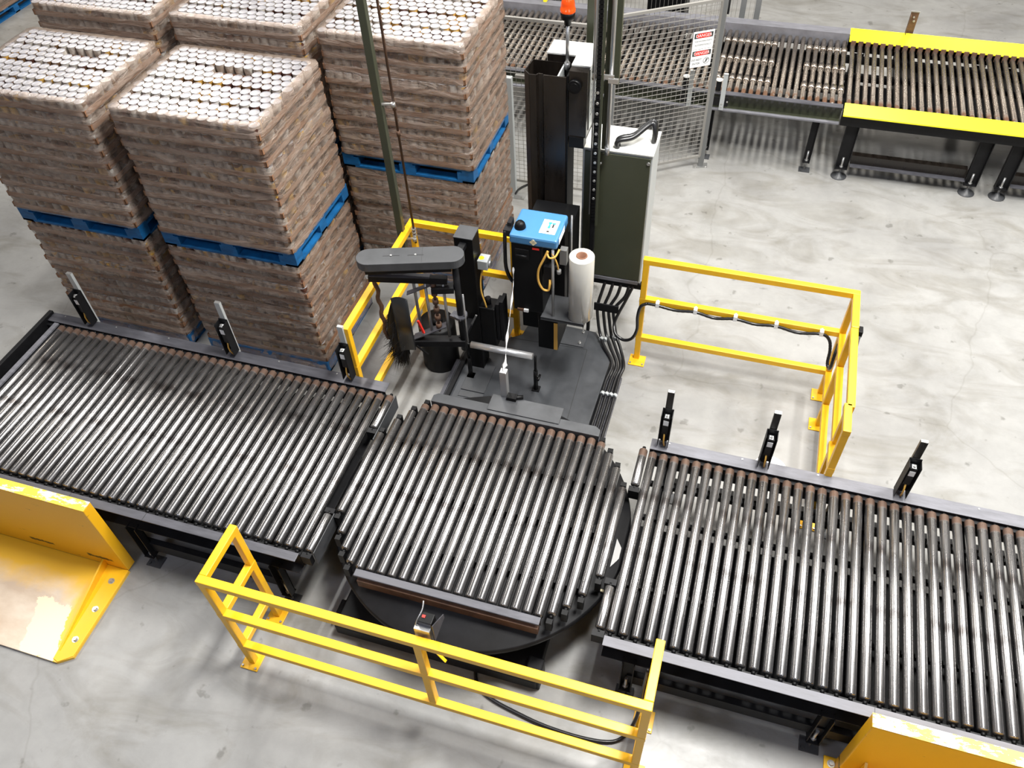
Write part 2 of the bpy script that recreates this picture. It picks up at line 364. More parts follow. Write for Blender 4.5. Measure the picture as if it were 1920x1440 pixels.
    def build(s, name, mats, parent=None, loc=(0, 0, 0), bevel=0, seg=2):
        if not isinstance(mats, (list, tuple)): mats = [mats]
        me = s.mesh(name, mats); o = bpy.data.objects.new(name, me); COL.objects.link(o); o.location = loc
        if parent is not None:
            o.parent = parent
        if bevel:
            b = o.modifiers.new('bevel', 'BEVEL'); b.width = bevel; b.segments = seg; b.limit_method = 'ANGLE'; b.angle_limit = .6
        return o
def tag(o, label=None, cat=None, group=None, kind=None):
    if label: o['label'] = label
    if cat: o['category'] = cat
    if group: o['group'] = group
    if kind: o['kind'] = kind
    return o
def thing(name, label, cat, loc=(0, 0, 0), group=None):
    o = bpy.data.objects.new(name, None); COL.objects.link(o); o.location = loc; o.empty_display_size = .1
    return tag(o, label, cat, group)
class Local:      # builds parts given in world coordinates under a thing placed at loc
    def __init__(s, root): s.r = root; s.o = Vector(root.location)
    def part(s, mb, name, mats, bevel=0, parent=None, label=None):
        if parent is None: par, off = s.r, s.o
        else:
            par = parent; off = s.o
        mb.v = [(x-off.x, y-off.y, z-off.z) for x, y, z in mb.v]
        o = mb.build(name, mats, par, bevel=bevel)
        if label: o['label'] = label
        return o
def pieces(P, mb, name, mats, bevel=0, parent=None):
    out = []; fi = 0
    for (v0, v1, f0, f1) in mb.g:
        q = MB(); q.v = mb.v[v0:v1]; q.f = [tuple(i-v0 for i in f) for f in mb.f[f0:f1]]; q.mi = mb.mi[f0:f1]; q.sm = mb.sm[f0:f1]
        out.append(P.part(q, name, mats, bevel, parent))
    return out
def put(mesh, name, parent, loc):
    o = bpy.data.objects.new(name, mesh); COL.objects.link(o); o.parent = parent; o.location = loc; return o
def smooth_path(pts, n=10):
    P = [Vector(p) for p in pts]; P = [P[0]*2-P[1]]+P+[P[-1]*2-P[-2]]; out = []
    for i in range(1, len(P)-2):
        for k in range(n):
            t = k/n; a, b, c, d = P[i-1], P[i], P[i+1], P[i+2]
            out.append(.5*((2*b)+(c-a)*t+(2*a-5*b+4*c-d)*t*t+(3*b-a-3*c+d)*t**3))
    out.append(P[-2]); return out

# ------------------------------------------------------------------ setting
o = MB().box(-30, 30, -12, 40, -.2, 0).build('floor', M['concrete']); tag(o, kind='structure')

# ------------------------------------------------------------------ roller conveyors
PITCH = .0724; RR = .0285
_rm = {}
def roller_mesh(ln, up=False, collars=False, r=RR):
    key = (round(ln, 3), up, collars, r)
    if key in _rm: return _rm[key]
    b = MB(); h = ln/2; n = 28; prof = [(-h, .55), (-h+.004, .88), (-h+.010, 1), (h-.010, 1), (h-.004, .88), (h, .55)]
    vs = []; fs = []
    for y, k in prof:
        for i in range(n):
            t = 2*PI*i/n; vs.append((r*k*math.cos(t), y, r*k*math.sin(t)))
    for k in range(len(prof)-1):
        for i in range(n): fs.append((k*n+(i+1) % n, k*n+i, (k+1)*n+i, (k+1)*n+(i+1) % n))
    b.add(vs, fs, 0, True)
    b.add(vs[:n], [tuple(range(n))], 0); b.add(vs[-n:], [tuple(range(n-1, -1, -1))], 0)
    if collars:
        for yy in (-.36, .06, .46):
            b.cyl((0, yy-.05, 0), (0, yy+.05, 0), r*1.35, 24)
    b.cyl((0, -h-.022, 0), (0, -h, 0), .012, 6, 1); b.cyl((0, h, 0), (0, h+.022, 0), .012, 6, 1)
    me = b.mesh('roller', [M['roller_up'] if up else M['roller'], M['blackplastic']]); _rm[key] = me
    return me

def channel(b, x0, x1, yin, yout, ztop, h, t=.006, mi=0, web=1):    # C rail along X, flanges pointing from web(yout side)
    b.box(x0, x1, min(yin, yout), max(yin, yout), ztop-t, ztop, mi)
    w = yin; s_ = -1 if yout < yin else 1
    b.box(x0, x1, w, w+s_*t, ztop-h, ztop-t, web)
    b.box(x0, x1, min(yin, yout), max(yin, yout), ztop-h, ztop-h+t, web)

def leg(loc, zt, parent, w=.075, name='leg', foot='square', side=1):
    """floor-standing leg with jacking bolt; loc is x,y of the foot"""
    x, y = loc
    b = MB(); b.box(x-w/2, x+w/2, y+.015*side, y+.021*side, .10, zt); b.box(x-w/2, x-w/2+.006, y-.03*side, y+.021*side, .10, zt); b.box(x+w/2-.006, x+w/2, y-.03*side, y+.021*side, .10, zt)
    b.box(x-w/2, x+w/2, y-.035, y+.03, .10, .106)
    lg = parent.part(b, name, M['black'])
    if foot == 'round':
        f = MB(); f.lathe((x, y, 0), [(.0, 0), (.078, 0), (.078, .006), (.03, .016), (.014, .05), (0, .05)], 28)
        parent.part(f, 'foot_pad', M['darkgrey'], parent=lg)
    else:
        f = MB(); f.box(x-.055, x+.055, y-.05, y+.04, 0, .008); f.cyl((x-.035, y-.03, .008), (x-.035, y-.03, .02), .01, 6)
        parent.part(f, 'foot_plate', M['darkgrey'], parent=lg)
    s_ = MB(); s_.cyl((x, y, .008), (x, y, .22), .011, 10); s_.cyl((x, y, .085), (x, y, .10), .02, 6); s_.cyl((x, y, .106), (x, y, .12), .02, 6)
    parent.part(s_, 'jacking_bolt', M['galv'], parent=lg)
    return lg

def sensor_post(x, y, label, side=1, box_side=0, tilt=0.):
    t = thing('photo_sensor_post', label, 'sensor', (x, y, .6), 'photo sensor posts along the far rail'); P = Local(t)
    b = MB(); b.box(x-.022, x+.022, y-.02, y+.004, .45, 1.09); P.part(b, 'post', M['lightgrey'] if side > 0 else M['brownsteel'], bevel=.002)
    b = MB(); b.box(x-.021, x+.021, y-.019, y+.003, 1.09, 1.094); P.part(b, 'end_cap', M['galv'])
    # U shaped guard box with open top, toward the rollers
    yo = y-.02; w = .036
    b = MB(); b.box(x-w, x-w+.004, yo-.07, yo, .62, .93); b.box(x+w-.004, x+w, yo-.07, yo, .62, .93); b.box(x-w, x+w, yo-.006, yo, .62, .94)
    P.part(b, 'guard_box', M['black'])
    b = MB(); b.box(x-.022, x+.022, yo-.055, yo-.010, .74, .90); s = P.part(b, 'sensor', M['blackplastic'], bevel=.003)
    b = MB(); b.box(x-.017, x+.017, yo-.057, yo-.055, .83, .875); b.box(x-.012, x+.012, yo-.05, yo-.02, .90, .902); pieces(P, b, 'label', M['paper'], parent=s)
    b = MB(); b.tube([(x, yo-.045, .74), (x+.002, yo-.06, .70), (x+.004, yo-.06, .66), (x+.01, yo-.04, .60)], .006, 8); P.part(b, 'cable', M['tan'])
    b = MB(); b.cyl((x, yo-.04, .90), (x, yo-.04, .915), .009, 8); pieces(P, b, 'bolt', M['galv'])
    return t

def lower_conveyor(name, label, x0, x1, xs, shorts, rail_far, rail_near, legs, endplate=None, joints=(), side=1):
    t = thing(name, label, 'conveyor', ((x0+x1)/2, 2.735, 0)); P = Local(t)
    b = MB(); channel(b, x0, x1, 3.412, 3.503, .600, .15); P.part(b, 'far_rail', [rail_far, M['black']], bevel=.002)
    b = MB(); channel(b, x0, x1, 2.046, 1.985, .600, .15); P.part(b, 'near_rail', [rail_near, M['black']], bevel=.002)  # web blackened: shade under the conveyor put into its colour
    for jx in joints:
        b = MB(); b.box(jx-.0015, jx+.0015, 1.984, 2.047, .60, .6006); P.part(b, 'joint', M['ink'])
    # chain guard and inner black side plates
    b = MB(); b.box(x0, x1, 3.385, 3.410, .45, .575); b.box(x0, x1, 2.048, 2.066, .45, .575); pieces(P, b, 'side_plate', M['black'])
    b = MB()
    xx = x0+.15
    while xx < x1-.1: b.box(xx-.03, xx+.03, 2.05, 3.41, .44, .47); xx += .62
    for yy in (3.22, 2.95, 2.45): b.box(x0+.05, x1-.05, yy-.012, yy+.012, .46, .50)
    pieces(P, b, 'cross_member', M['black'])
    b = MB(); b.box(x0+.02, x1-.02, 2.07, 3.38 if x0 < -1 else 2.93, .395, .40); P.part(b, 'shade_sheet', M['black'])  # dark sheet added so the gaps between rollers read as shade
    rm = roller_mesh(1.318)
    for x in xs: put(rm, 'roller', t, (x-t.location.x, 0.003, .575))
    for x, ya, yb in shorts:
        put(roller_mesh(yb-ya), 'short_roller', t, (x-t.location.x, (ya+yb)/2-2.735, .575))
    for lx in legs:
        leg((lx, 1.995), .46, P); leg((lx, 3.47), .46, P, side=-1)
    b = MB(); b.box(min(legs), max(legs), 2.0, 2.04, .15, .25); pieces(P, b, 'brace_beam', M['black'])
    b = MB(); b.box(min(legs), max(legs), 3.43, 3.47, .15, .25); pieces(P, b, 'brace_beam', M['black'])
    if endplate: endplate(P)
    # bolts on the far rail
    b = MB(); xx = x0+.12
    while xx < x1: b.cyl((xx, 3.485, .598), (xx, 3.485, .603), .006, 8); xx += .48
    pieces(P, b, 'rail_bolt', M['galv'])
    return t, P

def left_end(P):
    b = MB(); b.box(-5.155, -5.12, 1.99, 3.50, .44, .625); P.part(b, 'end_stop', M['black'], bevel=.004)
    b = MB(); b.box(-5.045, -5.005, 2.05, 3.405, .585, .598); P.part(b, 'end_strip', M['raillight'])
    b = MB(); b.prism([(-2.10, 3.40), (-2.10, 2.99), (-2.095, 2.99), (-2.095, 3.40)][::-1], .47, .60); b.prism([(-2.095, 2.07), (-2.095, 2.37), (-2.10, 2.37), (-2.10, 2.07)], .47, .60)
    pieces(P, b, 'end_plate', M['darkgrey'])
    b = MB()
    for ya, yb in ((3.05, 3.09), (2.375, 2.41), (2.035, 2.07)): b.box(-2.175, -2.11, ya, yb, .50, .585)
    pieces(P, b, 'roller_bracket', M['black'])
    b = MB(); b.tube(smooth_path([(-2.12, 3.06, .52), (-2.11, 3.0, .50), (-2.10, 2.9, .47)], 6), .01, 8); P.part(b, 'cable', M['cable'])
xsL = [-4.963+.07233*k for k in range(39)]
lower_conveyor('roller_conveyor', 'long dark-railed roller conveyor on the left in front of the wrapped pallets', -5.12, -2.185, xsL,
               [(-2.141, 3.094, 3.40), (-2.141, 2.08, 2.366)], M['railgrey'], M['railgrey'], [-3.42, -2.36], left_end, (-3.86, -3.28, -2.72))
def right_end(P):
    b = MB()
    for ya, yb in ((3.055, 3.095), (2.37, 2.41), (2.035, 2.075)): b.box(-.335, -.265, ya, yb, .50, .585)
    pieces(P, b, 'roller_bracket', M['black'])
xsR = [-.234+.0726*k for k in range(48)]
lower_conveyor('roller_conveyor', 'roller conveyor with light grey far rail running off the right edge of the photo', -.262, 3.25, xsR,
               [(-.300, 3.105, 3.41), (-.298, 2.085, 2.361)], M['raillight'], M['raillight'], [-.10, .99, 2.4], right_end, (1.19,))
for (x, lab) in ((-4.73, 'grey upright sensor post nearest the left end of the long conveyor'),
                 (-3.455, 'grey upright sensor post in the middle of the left conveyor far rail'),
                 (-2.485, 'grey upright sensor post beside the end of the yellow guard rail')):
    sensor_post(x, 3.52, lab)
for (x, lab) in ((-.185, 'dark sensor post at the turntable end of the right conveyor'),
                 (.470, 'dark sensor post beside the white lid on the floor'),
                 (1.310, 'dark sensor post farthest along the right conveyor, past the guard rail')):
    sensor_post(x, 3.52, lab, side=-1)

# ------------------------------------------------------------------ turntable
TX, TY = -1.2235, 2.735
t = thing('turntable', 'round roller turntable between the two lower conveyors', 'turntable', (TX, TY, 0)); P = Local(t)
for k in range(25):
    x = -2.075+.0710*k; dx = x-TX; h = math.sqrt(max(.915**2-dx*dx, .0)); ya, yb = max(TY-h, 2.058), min(TY+h, 3.405)
    if .6 < abs(dx) < .66: ya = max(ya, 2.075 if dx < 0 else 2.09)
    put(roller_mesh(yb-ya), 'roller', t, (dx, (ya+yb)/2-TY, .575))
b = MB(); b.prism([(-1.83, 3.412), (-.612, 3.412), (-.612, 3.470), (-.65, 3.495), (-1.80, 3.495), (-1.83, 3.47)], .594, .612); b.box(-1.83, -.612, 3.412, 3.418, .46, .6)
P.part(b, 'far_rail', M['darkgrey'], bevel=.003)
b = MB(); b.box(-1.42, -.90, 3.44, 3.585, .612, .620); P.part(b, 'clamp_plate', M['darkgrey'], bevel=.002)
b = MB(); b.box(-1.80, -.635, 2.00, 2.05, .585, .60); b.box(-1.80, -.635, 2.044, 2.05, .50, .6); P.part(b, 'near_rail', M['railgrey'], bevel=.003)
b = MB(); b.box(-1.78, -.64, 1.99, 2.03, .49, .56); P.part(b, 'rusty_beam', M['rust'], bevel=.003)
b = MB()
for k in range(25):
    x = -2.075+.0710*k; dx = x-TX
    if abs(dx) > .60:
        h = math.sqrt(.915**2-dx*dx); 
        for yy in (max(TY-h, 2.06)-.03, min(TY+h, 3.40)+.03): b.box(x-.018, x+.018, yy-.022, yy+.010, .50, .59)
pieces(P, b, 'roller_bracket', M['blackplastic'])
b = MB(); b.lathe((TX, TY, 0), [(0, .400), (.955, .400), (.965, .41), (.965, .44), (.955, .45), (0, .45)], 96); P.part(b, 'deck_disc', M['black'])
b = MB()
for yy in (2.35, 2.75, 3.1): b.box(-1.98, -.47, yy-.03, yy+.03, .45, .53)
for xx in (-1.7, -1.22, -.75): b.box(xx-.04, xx+.04, 2.07, 3.40, .45, .52)
pieces(P, b, 'roller_frame', M['black'])
b = MB(); b.lathe((TX, TY, 0), [(.0, .14), (.62, .14), (.62, .40)], 64); P.part(b, 'drum', M['black'])
b = MB(); b.box(-1.96, -.62, 1.85, 3.55, .02, .13); b.box(-.70, -.60, 1.86, 2.0, 0, .16); b.box(-2.0, -1.9, 1.9, 2.05, 0, .10); P.part(b, 'base_frame', M['black'], bevel=.01)
b = MB(); b.prism([(-.335, 2.76), (-.295, 2.70), (-.295, 2.62), (-.335, 2.55)][::-1], .452, .462); P.part(b, 'steel_tab', M['tube'])
b = MB(); b.box(-.375, -.275, 2.375, 2.39, .455, .463); P.part(b, 'wooden_stop', M['cream'])

# ------------------------------------------------------------------ film clamp post on the turntable rail
t = thing('film_clamp', 'upright grey clamp tube holding the white film tail at the turntable rail', 'clamp', (-1.335, 3.60, .62)); P = Local(t)
b = MB(); b.box(-1.36, -1.31, 3.575, 3.625, .60, .87); P.part(b, 'tube', M['tube'], bevel=.004)
b = MB(); b.cyl((-1.28, 3.57, .63), (-1.20, 3.60, .63), .016, 10); b.box(-1.31, -1.24, 3.55, 3.60, .615, .65); P.part(b, 'hinge', M['blackplastic'])
b = MB(); b.prism([(-1.62, 3.505), (-1.42, 3.505), (-1.36, 3.56), (-1.44, 3.575)], .585, .60); pieces(P, b, 'jaw', M['blackplastic'])

# film tail
b = MB(); path = smooth_path([(-1.46, 4.285, 1.20), (-1.445, 4.22, 1.10), (-1.42, 4.05, .98), (-1.385, 3.85, .93), (-1.345, 3.68, .885), (-1.335, 3.60, .87)], 10)
n = len(path); vs = []
for i, p in enumerate(path):
    w = .006+.016*(i/n)**3+.004*math.sin(i*.9); a = i*.22
    vs += [(p.x-w*math.cos(a), p.y-w*math.sin(a)*.6, p.z), (p.x+w*math.cos(a), p.y+w*math.sin(a)*.6, p.z), (p.x, p.y, p.z+.004+w*.3)]
fs = []
for i in range(n-1):
    for k in range(3): fs.append((3*i+k, 3*i+(k+1) % 3, 3*i+3+(k+1) % 3, 3*i+3+k))
b.add(vs, fs, 0, True); o = b.build('film_tail', M['whiteplastic'], loc=(0, 0, 0)); tag(o, 'twisted white film strand stretched from the wrapper head to the clamp', 'film')

# ------------------------------------------------------------------ wrapper base plate
t = thing('wrapper_base', 'dark grey steel base plate between the turntable and the wrapping tower', 'base plate', (-1.3, 4.2, 0)); P = Local(t)
b = MB(); b.prism([(-2.0, 3.56), (-.79, 3.56), (-.785, 3.95), (-.77, 4.66), (-.96, 4.91), (-1.53, 4.93), (-1.56, 4.72), (-1.98, 4.44)], .0, .08); P.part(b, 'plate', M['basegrey'], bevel=.004)
b = MB()
for a, c in (((-.945, 3.60), (-.985, 4.69)), ((-.985, 4.69), (-1.6, 4.66)), ((-1.70, 3.75), (-1.70, 4.12))): b.bar((*a, .0805), (*c, .0805), .004, .001)
pieces(P, b, 'seam', M['ink'])
b = MB(); b.box(-1.27, -1.02, 4.70, 4.90, .08, .09); pl = P.part(b, 'bolt_plate', M['darkgrey'], bevel=.002)
b = MB()
for xx in (-1.23, -1.06):
    for yy in (4.735, 4.865): b.cyl((xx, yy, .09), (xx, yy, .10), .014, 6); b.cyl((xx, yy, .10), (xx, yy, .112), .008, 8)
pieces(P, b, 'bolt', M['galv'], parent=pl)
b = MB(); b.bar((-1.94, 3.58, .10), (-1.93, 4.42, .10), .035, .03); P.part(b, 'push_rod', M['black'])
b = MB(); b.bar((-1.99, 3.58, .085), (-1.985, 4.30, .085), .03, .01); P.part(b, 'edge_strip', M['railgrey'])
b = MB(); b.box(-1.86, -1.66, 4.0, 4.30, .08, .09); b.box(-1.86, -1.66, 3.93, 3.99, .08, .086); pieces(P, b, 'cover_plate', M['darkgrey'], bevel=.002)
b = MB(); b.box(-.775, -.645, 3.50, 4.50, 0, .03); P.part(b, 'cable_tray', M['railgrey'], bevel=.003)

# film guide roller stand
t = thing('guide_roller', 'horizontal silver film roller on two short black posts', 'roller', (-1.56, 4.157, .08)); P = Local(t)
b = MB(); b.cyl((-1.795, 4.157, .455), (-1.295, 4.157, .455), .027, 24); P.part(b, 'roller', M['chrome'])
for x in (-1.825, -1.275):
    b = MB(); b.cyl((x, 4.157, .08), (x, 4.157, .30), .018, 12); b.cyl((x, 4.157, .30), (x, 4.157, .46), .011, 10); b.box(x-.03, x+.03, 4.13, 4.19, .08, .09); b.cyl((x-.005 if x > -1.5 else x-.03, 4.157, .455), (x+.03 if x < -1.5 else x+.005, 4.157, .455), .012, 10)
    P.part(b, 'post', M['blackplastic'])
b = MB(); b.cyl((-1.275, 4.13, .28), (-1.235, 4.11, .28), .008, 8); b.cyl((-1.235, 4.08, .28), (-1.235, 4.14, .28), .01, 8); P.part(b, 'clamp_knob', M['blackplastic'])

# ------------------------------------------------------------------ wrapping tower
t = thing('wrapping_tower', 'tall open-topped dark steel column of the stretch wrapper', 'tower', (-1.39, 5.02, .08)); P = Local(t)
b = MB(); b.wall([(-1.25, 5.12), (-1.53, 5.12), (-1.545, 4.97), (-1.500, 4.922), (-1.452, 4.922), (-1.445, 4.945), (-1.412, 4.945)], .007, .08, 2.33); P.part(b, 'column_shell', M['brownsteel'])
b = MB(); b.box(-1.402, -1.248, 4.918, 4.928, .08, 2.335); P.part(b, 'front_plate', M['brownsteel'])
b = MB(); b.box(-1.315, -1.305, 4.93, 5.115, .08, 2.325); P.part(b, 'web', M['lightgrey'])
b = MB(); b.box(-1.44, -1.412, 4.95, 4.99, .08, 2.30); b.box(-1.36, -1.31, 4.95, 5.05, 2.15, 2.25); pieces(P, b, 'lift_guide', M['blackplastic'])
b = MB(); b.box(-1.247, -1.235, 4.93, 5.12, .08, 2.34); pieces(P, b, 'side_plate', M['blackplastic'])

t = thing('control_box', 'upper control cabinet with white top and perforated side beside the tower', 'cabinet', (-1.25, 5.12, 1.95)); P = Local(t)
L2 = [(-1.232, 4.935), (-1.108, 4.935), (-1.108, 5.31), (-1.43, 5.31), (-1.43, 5.128), (-1.232, 5.128)]
b = MB(); b.prism(L2, 1.90, 2.375); P.part(b, 'body', M['brownsteel'])
b = MB(); b.prism([(-1.232, 5.00), (-1.104, 5.00), (-1.104, 5.315), (-1.435, 5.315), (-1.435, 5.130), (-1.232, 5.130)], 2.376, 2.386); P.part(b, 'top_cover', M['white'])
b = MB(); b.box(-1.108, -1.102, 4.99, 5.30, 1.93, 2.37); b2 = P.part(b, 'side_panel', M['lightgrey'])
b = MB()
for r_ in range(15):
    for c_ in range(9): b.box(-1.102, -1.1013, 5.03+c_*.026+(r_ % 2)*.013, 5.042+c_*.026+(r_ % 2)*.013, 2.02+r_*.022, 2.032+r_*.022)
P.part(b, 'perforation', M['ink'], parent=b2)
b = MB(); b.lathe((-1.17, 4.91, 2.27), [(.0, 0)], 3); b.v = []; b.f = []; b.mi = []; b.sm = []
b.cyl((-1.19, 4.905, 2.28), (-1.19, 4.935, 2.28), .045, 24); b.cyl((-1.19, 4.90, 2.28), (-1.19, 4.906, 2.28), .030, 20); P.part(b, 'pulley', M['blackplastic'])
b = MB(); b.box(-1.225, -1.12, 4.925, 5.0, 1.82, 1.90); P.part(b, 'bracket', M['blackplastic'])

t = thing('beacon_light', 'orange beacon lamp on a slim grey pole above the tower', 'beacon', (-1.287, 5.10, 2.33)); P = Local(t)
b = MB(); b.cyl((-1.287, 5.10, 2.30), (-1.287, 5.10, 2.62), .012, 16); b.cyl((-1.287, 5.10, 2.30), (-1.287, 5.10, 2.345), .02, 12); P.part(b, 'pole', M['tube'])
b = MB(); b.lathe((-1.287, 5.10, 2.60), [(0, 0), (.022, 0), (.024, .03), (.045, .045), (.048, .085), (0, .085)], 28); P.part(b, 'base', M['blackplastic'])
b = MB(); b.lathe((-1.287, 5.10, 2.685), [(.049, 0), (.05, .018), (.046, .02), (.045, .05), (.038, .078), (.022, .095), (0, .10)], 28); P.part(b, 'lens', M['orange'])

t = thing('electrical_cabinet', 'large olive-grey electrical cabinet with white top to the right of the tower', 'cabinet', (-.87, 5.13, .63)); P = Local(t)
b = MB(); b.box(-1.135, -.64, 4.985, 5.29, .63, 1.795); P.part(b, 'body', M['lightgrey'], bevel=.004)
b = MB(); b.box(-1.12, -.652, 4.972, 4.985, .66, 1.775); d = P.part(b, 'door', M['olive'], bevel=.003)
b = MB(); b.box(-1.137, -.636, 4.975, 5.295, 1.795, 1.803); P.part(b, 'top_cover', M['white'])
b = MB(); b.box(-1.13, -.66, 4.968, 4.984, .625, .655); P.part(b, 'bottom_lip', M['raillight'])
b = MB(); b.cyl((-.665, 4.965, 1.74), (-.665, 4.972, 1.74), .012, 10); b.cyl((-1.0, 4.95, 1.70), (-1.0, 4.972, 1.70), .008, 8); pieces(P, b, 'screw', M['galv'])
b = MB()
for off in (0, .035):
    b.tube(smooth_path([(-.90, 5.02+off, 1.80), (-.905, 5.02+off, 1.84), (-.88, 5.03+off, 1.86), (-.80, 5.07+off, 1.87), (-.72, 5.15+off, 1.92), (-.685, 5.17+off, 1.93), (-.665, 5.15+off, 1.88), (-.665, 5.14+off, 1.805)], 8), .018, 10)
pieces(P, b, 'hose', M['cable'])
b = MB(); b.box(-1.02, -.62, 4.975, 5.02, .575, .625); P.part(b, 'cable_duct', M['blackplastic'])

# utility post and conduits in front of the cabinets, going up out of view
t = thing('utility_post', 'thin black upright post carrying cables past the cabinets', 'post', (-1.03, 4.925, .08)); P = Local(t)
b = MB(); b.box(-1.045, -1.02, 4.90, 4.935, .08, 2.20); b.box(-1.05, -1.015, 4.905, 4.94, .95, 2.20); P.part(b, 'post', M['black'])
b = MB(); b.cyl((-1.055, 4.895, 1.3), (-1.055, 4.895, 4.0), .006, 8); P.part(b, 'thin_tube', M['tube'])
b = MB()
for z in np.arange(1.25, 3.9, .028): b.box(-1.040, -1.012, 4.885, 4.90, z, z+.022); b.box(-1.034, -1.018, 4.900, 4.915, z+.018, z+.03)
P.part(b, 'cable_chain', M['blackplastic'])
b = MB()
for z in np.arange(1.45, 2.3, .075): b.cyl((-1.026, 4.880, z), (-1.026, 4.885, z), .010, 10)
pieces(P, b, 'chain_pin', M['galv'])
b = MB(); b.box(-1.010, -.995, 4.895, 4.91, 1.2, 4.0); P.part(b, 'angle_strip', M['olive'])
b = MB(); b.box(-1.000, -.968, 4.955, 4.965, 1.82, 4.0); P.part(b, 'back_plate', M['olive'])
b = MB(); b.cyl((-.952, 4.93, 1.83), (-.952, 4.93, 4.0), .014, 14); b.cyl((-.952, 4.93, 1.80), (-.952, 4.93, 1.86), .019, 12); b.cyl((-1.066, 4.95, 2.33), (-1.066, 4.95, 4.0), .016, 14); pieces(P, b, 'conduit', M['tube'])
b = MB(); b.box(-.985, -.915, 5.0, 5.03, 2.28, 4.0); b.box(-.985, -.975, 4.97, 5.03, 2.28, 4.0); P.part(b, 'channel', M['olive'])
b = MB(); b.box(-1.07, -.93, 4.905, 4.92, 2.36, 2.39); b.box(-.965, -.90, 4.90, 4.92, 2.34, 2.37); pieces(P, b, 'pipe_clamp', M['galv'])

t = thing('hanging_mast', 'square grey pole coming down from above behind the swing arm', 'pole', (-2.49, 4.64, .9)); P = Local(t)
b = MB(); b.box(-2.52, -2.465, 4.62, 4.665, .90, 7.0); P.part(b, 'pole', M['olive'], bevel=.003)
b = MB(); b.cyl((-2.39, 4.66, .95), (-2.39, 4.66, 7.0), .009, 10)
for z in (1.9, 2.1): b.cyl((-2.39, 4.66, z), (-2.39, 4.66, z+.04), .014, 10)
P.part(b, 'rope', M['rust'])
b = MB()
for z in (1.0, 2.15): b.bar((-2.47, 4.63, z), (-2.385, 4.65, z), .012, .012); b.cyl((-2.385, 4.64, z-.015), (-2.385, 4.64, z+.015), .016, 10)
for z in (1.02, 1.05, 1.08): b.cyl((-2.39, 4.66, z), (-2.39, 4.66, z+.012), .018, 8)
pieces(P, b, 'shackle', M['galv'])
# building column behind the cabinets
o = MB().box(-1.245, -1.135, 5.47, 5.58, 0, 7.0).build('steel_column', M['olive']); tag(o, 'tall olive steel column rising behind the white-topped control box', 'column')

# ------------------------------------------------------------------ film carriage
t = thing('film_carriage', 'blue-topped film wrapping head in front of the tower', 'wrapping head', (-1.31, 4.45, .42)); P = Local(t)
b = MB(); b.box(-1.48, -1.137, 4.277, 4.59, 1.425, 1.5); cv = P.part(b, 'blue_cover', M['machineblue'], bevel=.016)
b = MB(); b.lathe((-1.425, 4.372, 1.50), [(0.040, 0), (.040, .012), (.034, .034), (.022, .048), (0, .052)], 24); P.part(b, 'knob', M['blackplastic'], parent=cv)
b = MB(); b.box(-1.285, -1.172, 4.345, 4.50, 1.5002, 1.5012); lb = P.part(b, 'white_label', M['paper'], parent=cv)
b = MB(); b.box(-1.245, -1.220, 4.455, 4.475, 1.5012, 1.5018); b.box(-1.218, -1.192, 4.455, 4.470, 1.5012, 1.5018); b.box(-1.240, -1.222, 4.405, 4.430, 1.5012, 1.5018); b.box(-1.238, -1.226, 4.43, 4.455, 1.5012, 1.5018)
pieces(P, b, 'printed_figure', M['inkblue'], parent=cv)
b = MB()
for k in range(4): b.box(-1.262-.006*(k % 2), -1.261-.006*(k % 2)+.001, 4.40+.012*k, 4.408+.012*k, 1.5012, 1.5017)
b.box(-1.278, -1.276, 4.405, 4.455, 1.5012, 1.5017); b.box(-1.245, -1.242, 4.365, 4.385, 1.5012, 1.5017); b.box(-1.236, -1.218, 4.362, 4.378, 1.5012, 1.5017); b.box(-1.212, -1.200, 4.415, 4.455, 1.5012, 1.5017)
P.part(b, 'printed_text', M['ink'], parent=cv)
b = MB()
for i in (-1, 1):
    for k in (-1, 1): b.bar((-1.305+i*.012-.0105*1, 4.2755, 1.46+k*.012), (-1.305+i*.012+.0105, 4.2755, 1.46+k*.012), .002, .021)
dm = Matrix.Translation((-1.305, 4.2755, 1.4625)) @ Matrix.Rotation(PI/4, 4, 'Y'); b = MB()
for i in (-1, 1):
    for k in (-1, 1): b.box(i*.010-.009, i*.010+.009, -.001, .001, k*.010-.009, k*.010+.009, 0, dm)
P.part(b, 'diamond_sticker', M['cream'], parent=cv)
b = MB(); b.box(-1.1365, -1.1355, 4.33, 4.48, 1.437, 1.487); P.part(b, 'side_label', M['paper'], parent=cv)
b = MB(); b.box(-1.47, -1.245, 4.285, 4.58, .80, 1.425); b.box(-1.475, -1.135, 4.50, 4.60, .42, 1.425); P.part(b, 'housing', M['blackplastic'], bevel=.006)
b = MB(); b.box(-1.46, -1.13, 4.59, 4.91, .60, 1.35); P.part(b, 'slide_block', M['blackplastic'])
b = MB(); b.box(-1.29, -1.135, 4.30, 4.52, .42, .80); P.part(b, 'lower_housing', M['blackplastic'], bevel=.005)
b = MB(); b.box(-1.165, -1.137, 4.294, 4.30, .43, .71); P.part(b, 'yellow_strip', M['tan'])
b = MB(); b.box(-1.25, -.925, 4.235, 4.245, .785, .815); b.box(-1.25, -.925, 4.235, 4.50, .80, .807); b.box(-.93, -.925, 4.235, 4.5, .77, .807); P.part(b, 'shelf', M['darkgrey'], bevel=.001)
b = MB(); b.cyl((-1.165, 4.275, .807), (-1.165, 4.275, 1.425), .010, 12); b.cyl((-1.095, 4.52, .807), (-1.095, 4.52, 1.55), .007, 10); pieces(P, b, 'rod', M['tube'])
b = MB(); b.cyl((-1.21, 4.30, 1.20), (-1.21, 4.36, 1.20), .045, 6); b.box(-1.235, -1.18, 4.28, 4.31, 1.14, 1.26); b.cyl((-1.14, 4.30, 1.23), (-1.14, 4.30, 1.27), .016, 12); P.part(b, 'valve', M['black'])
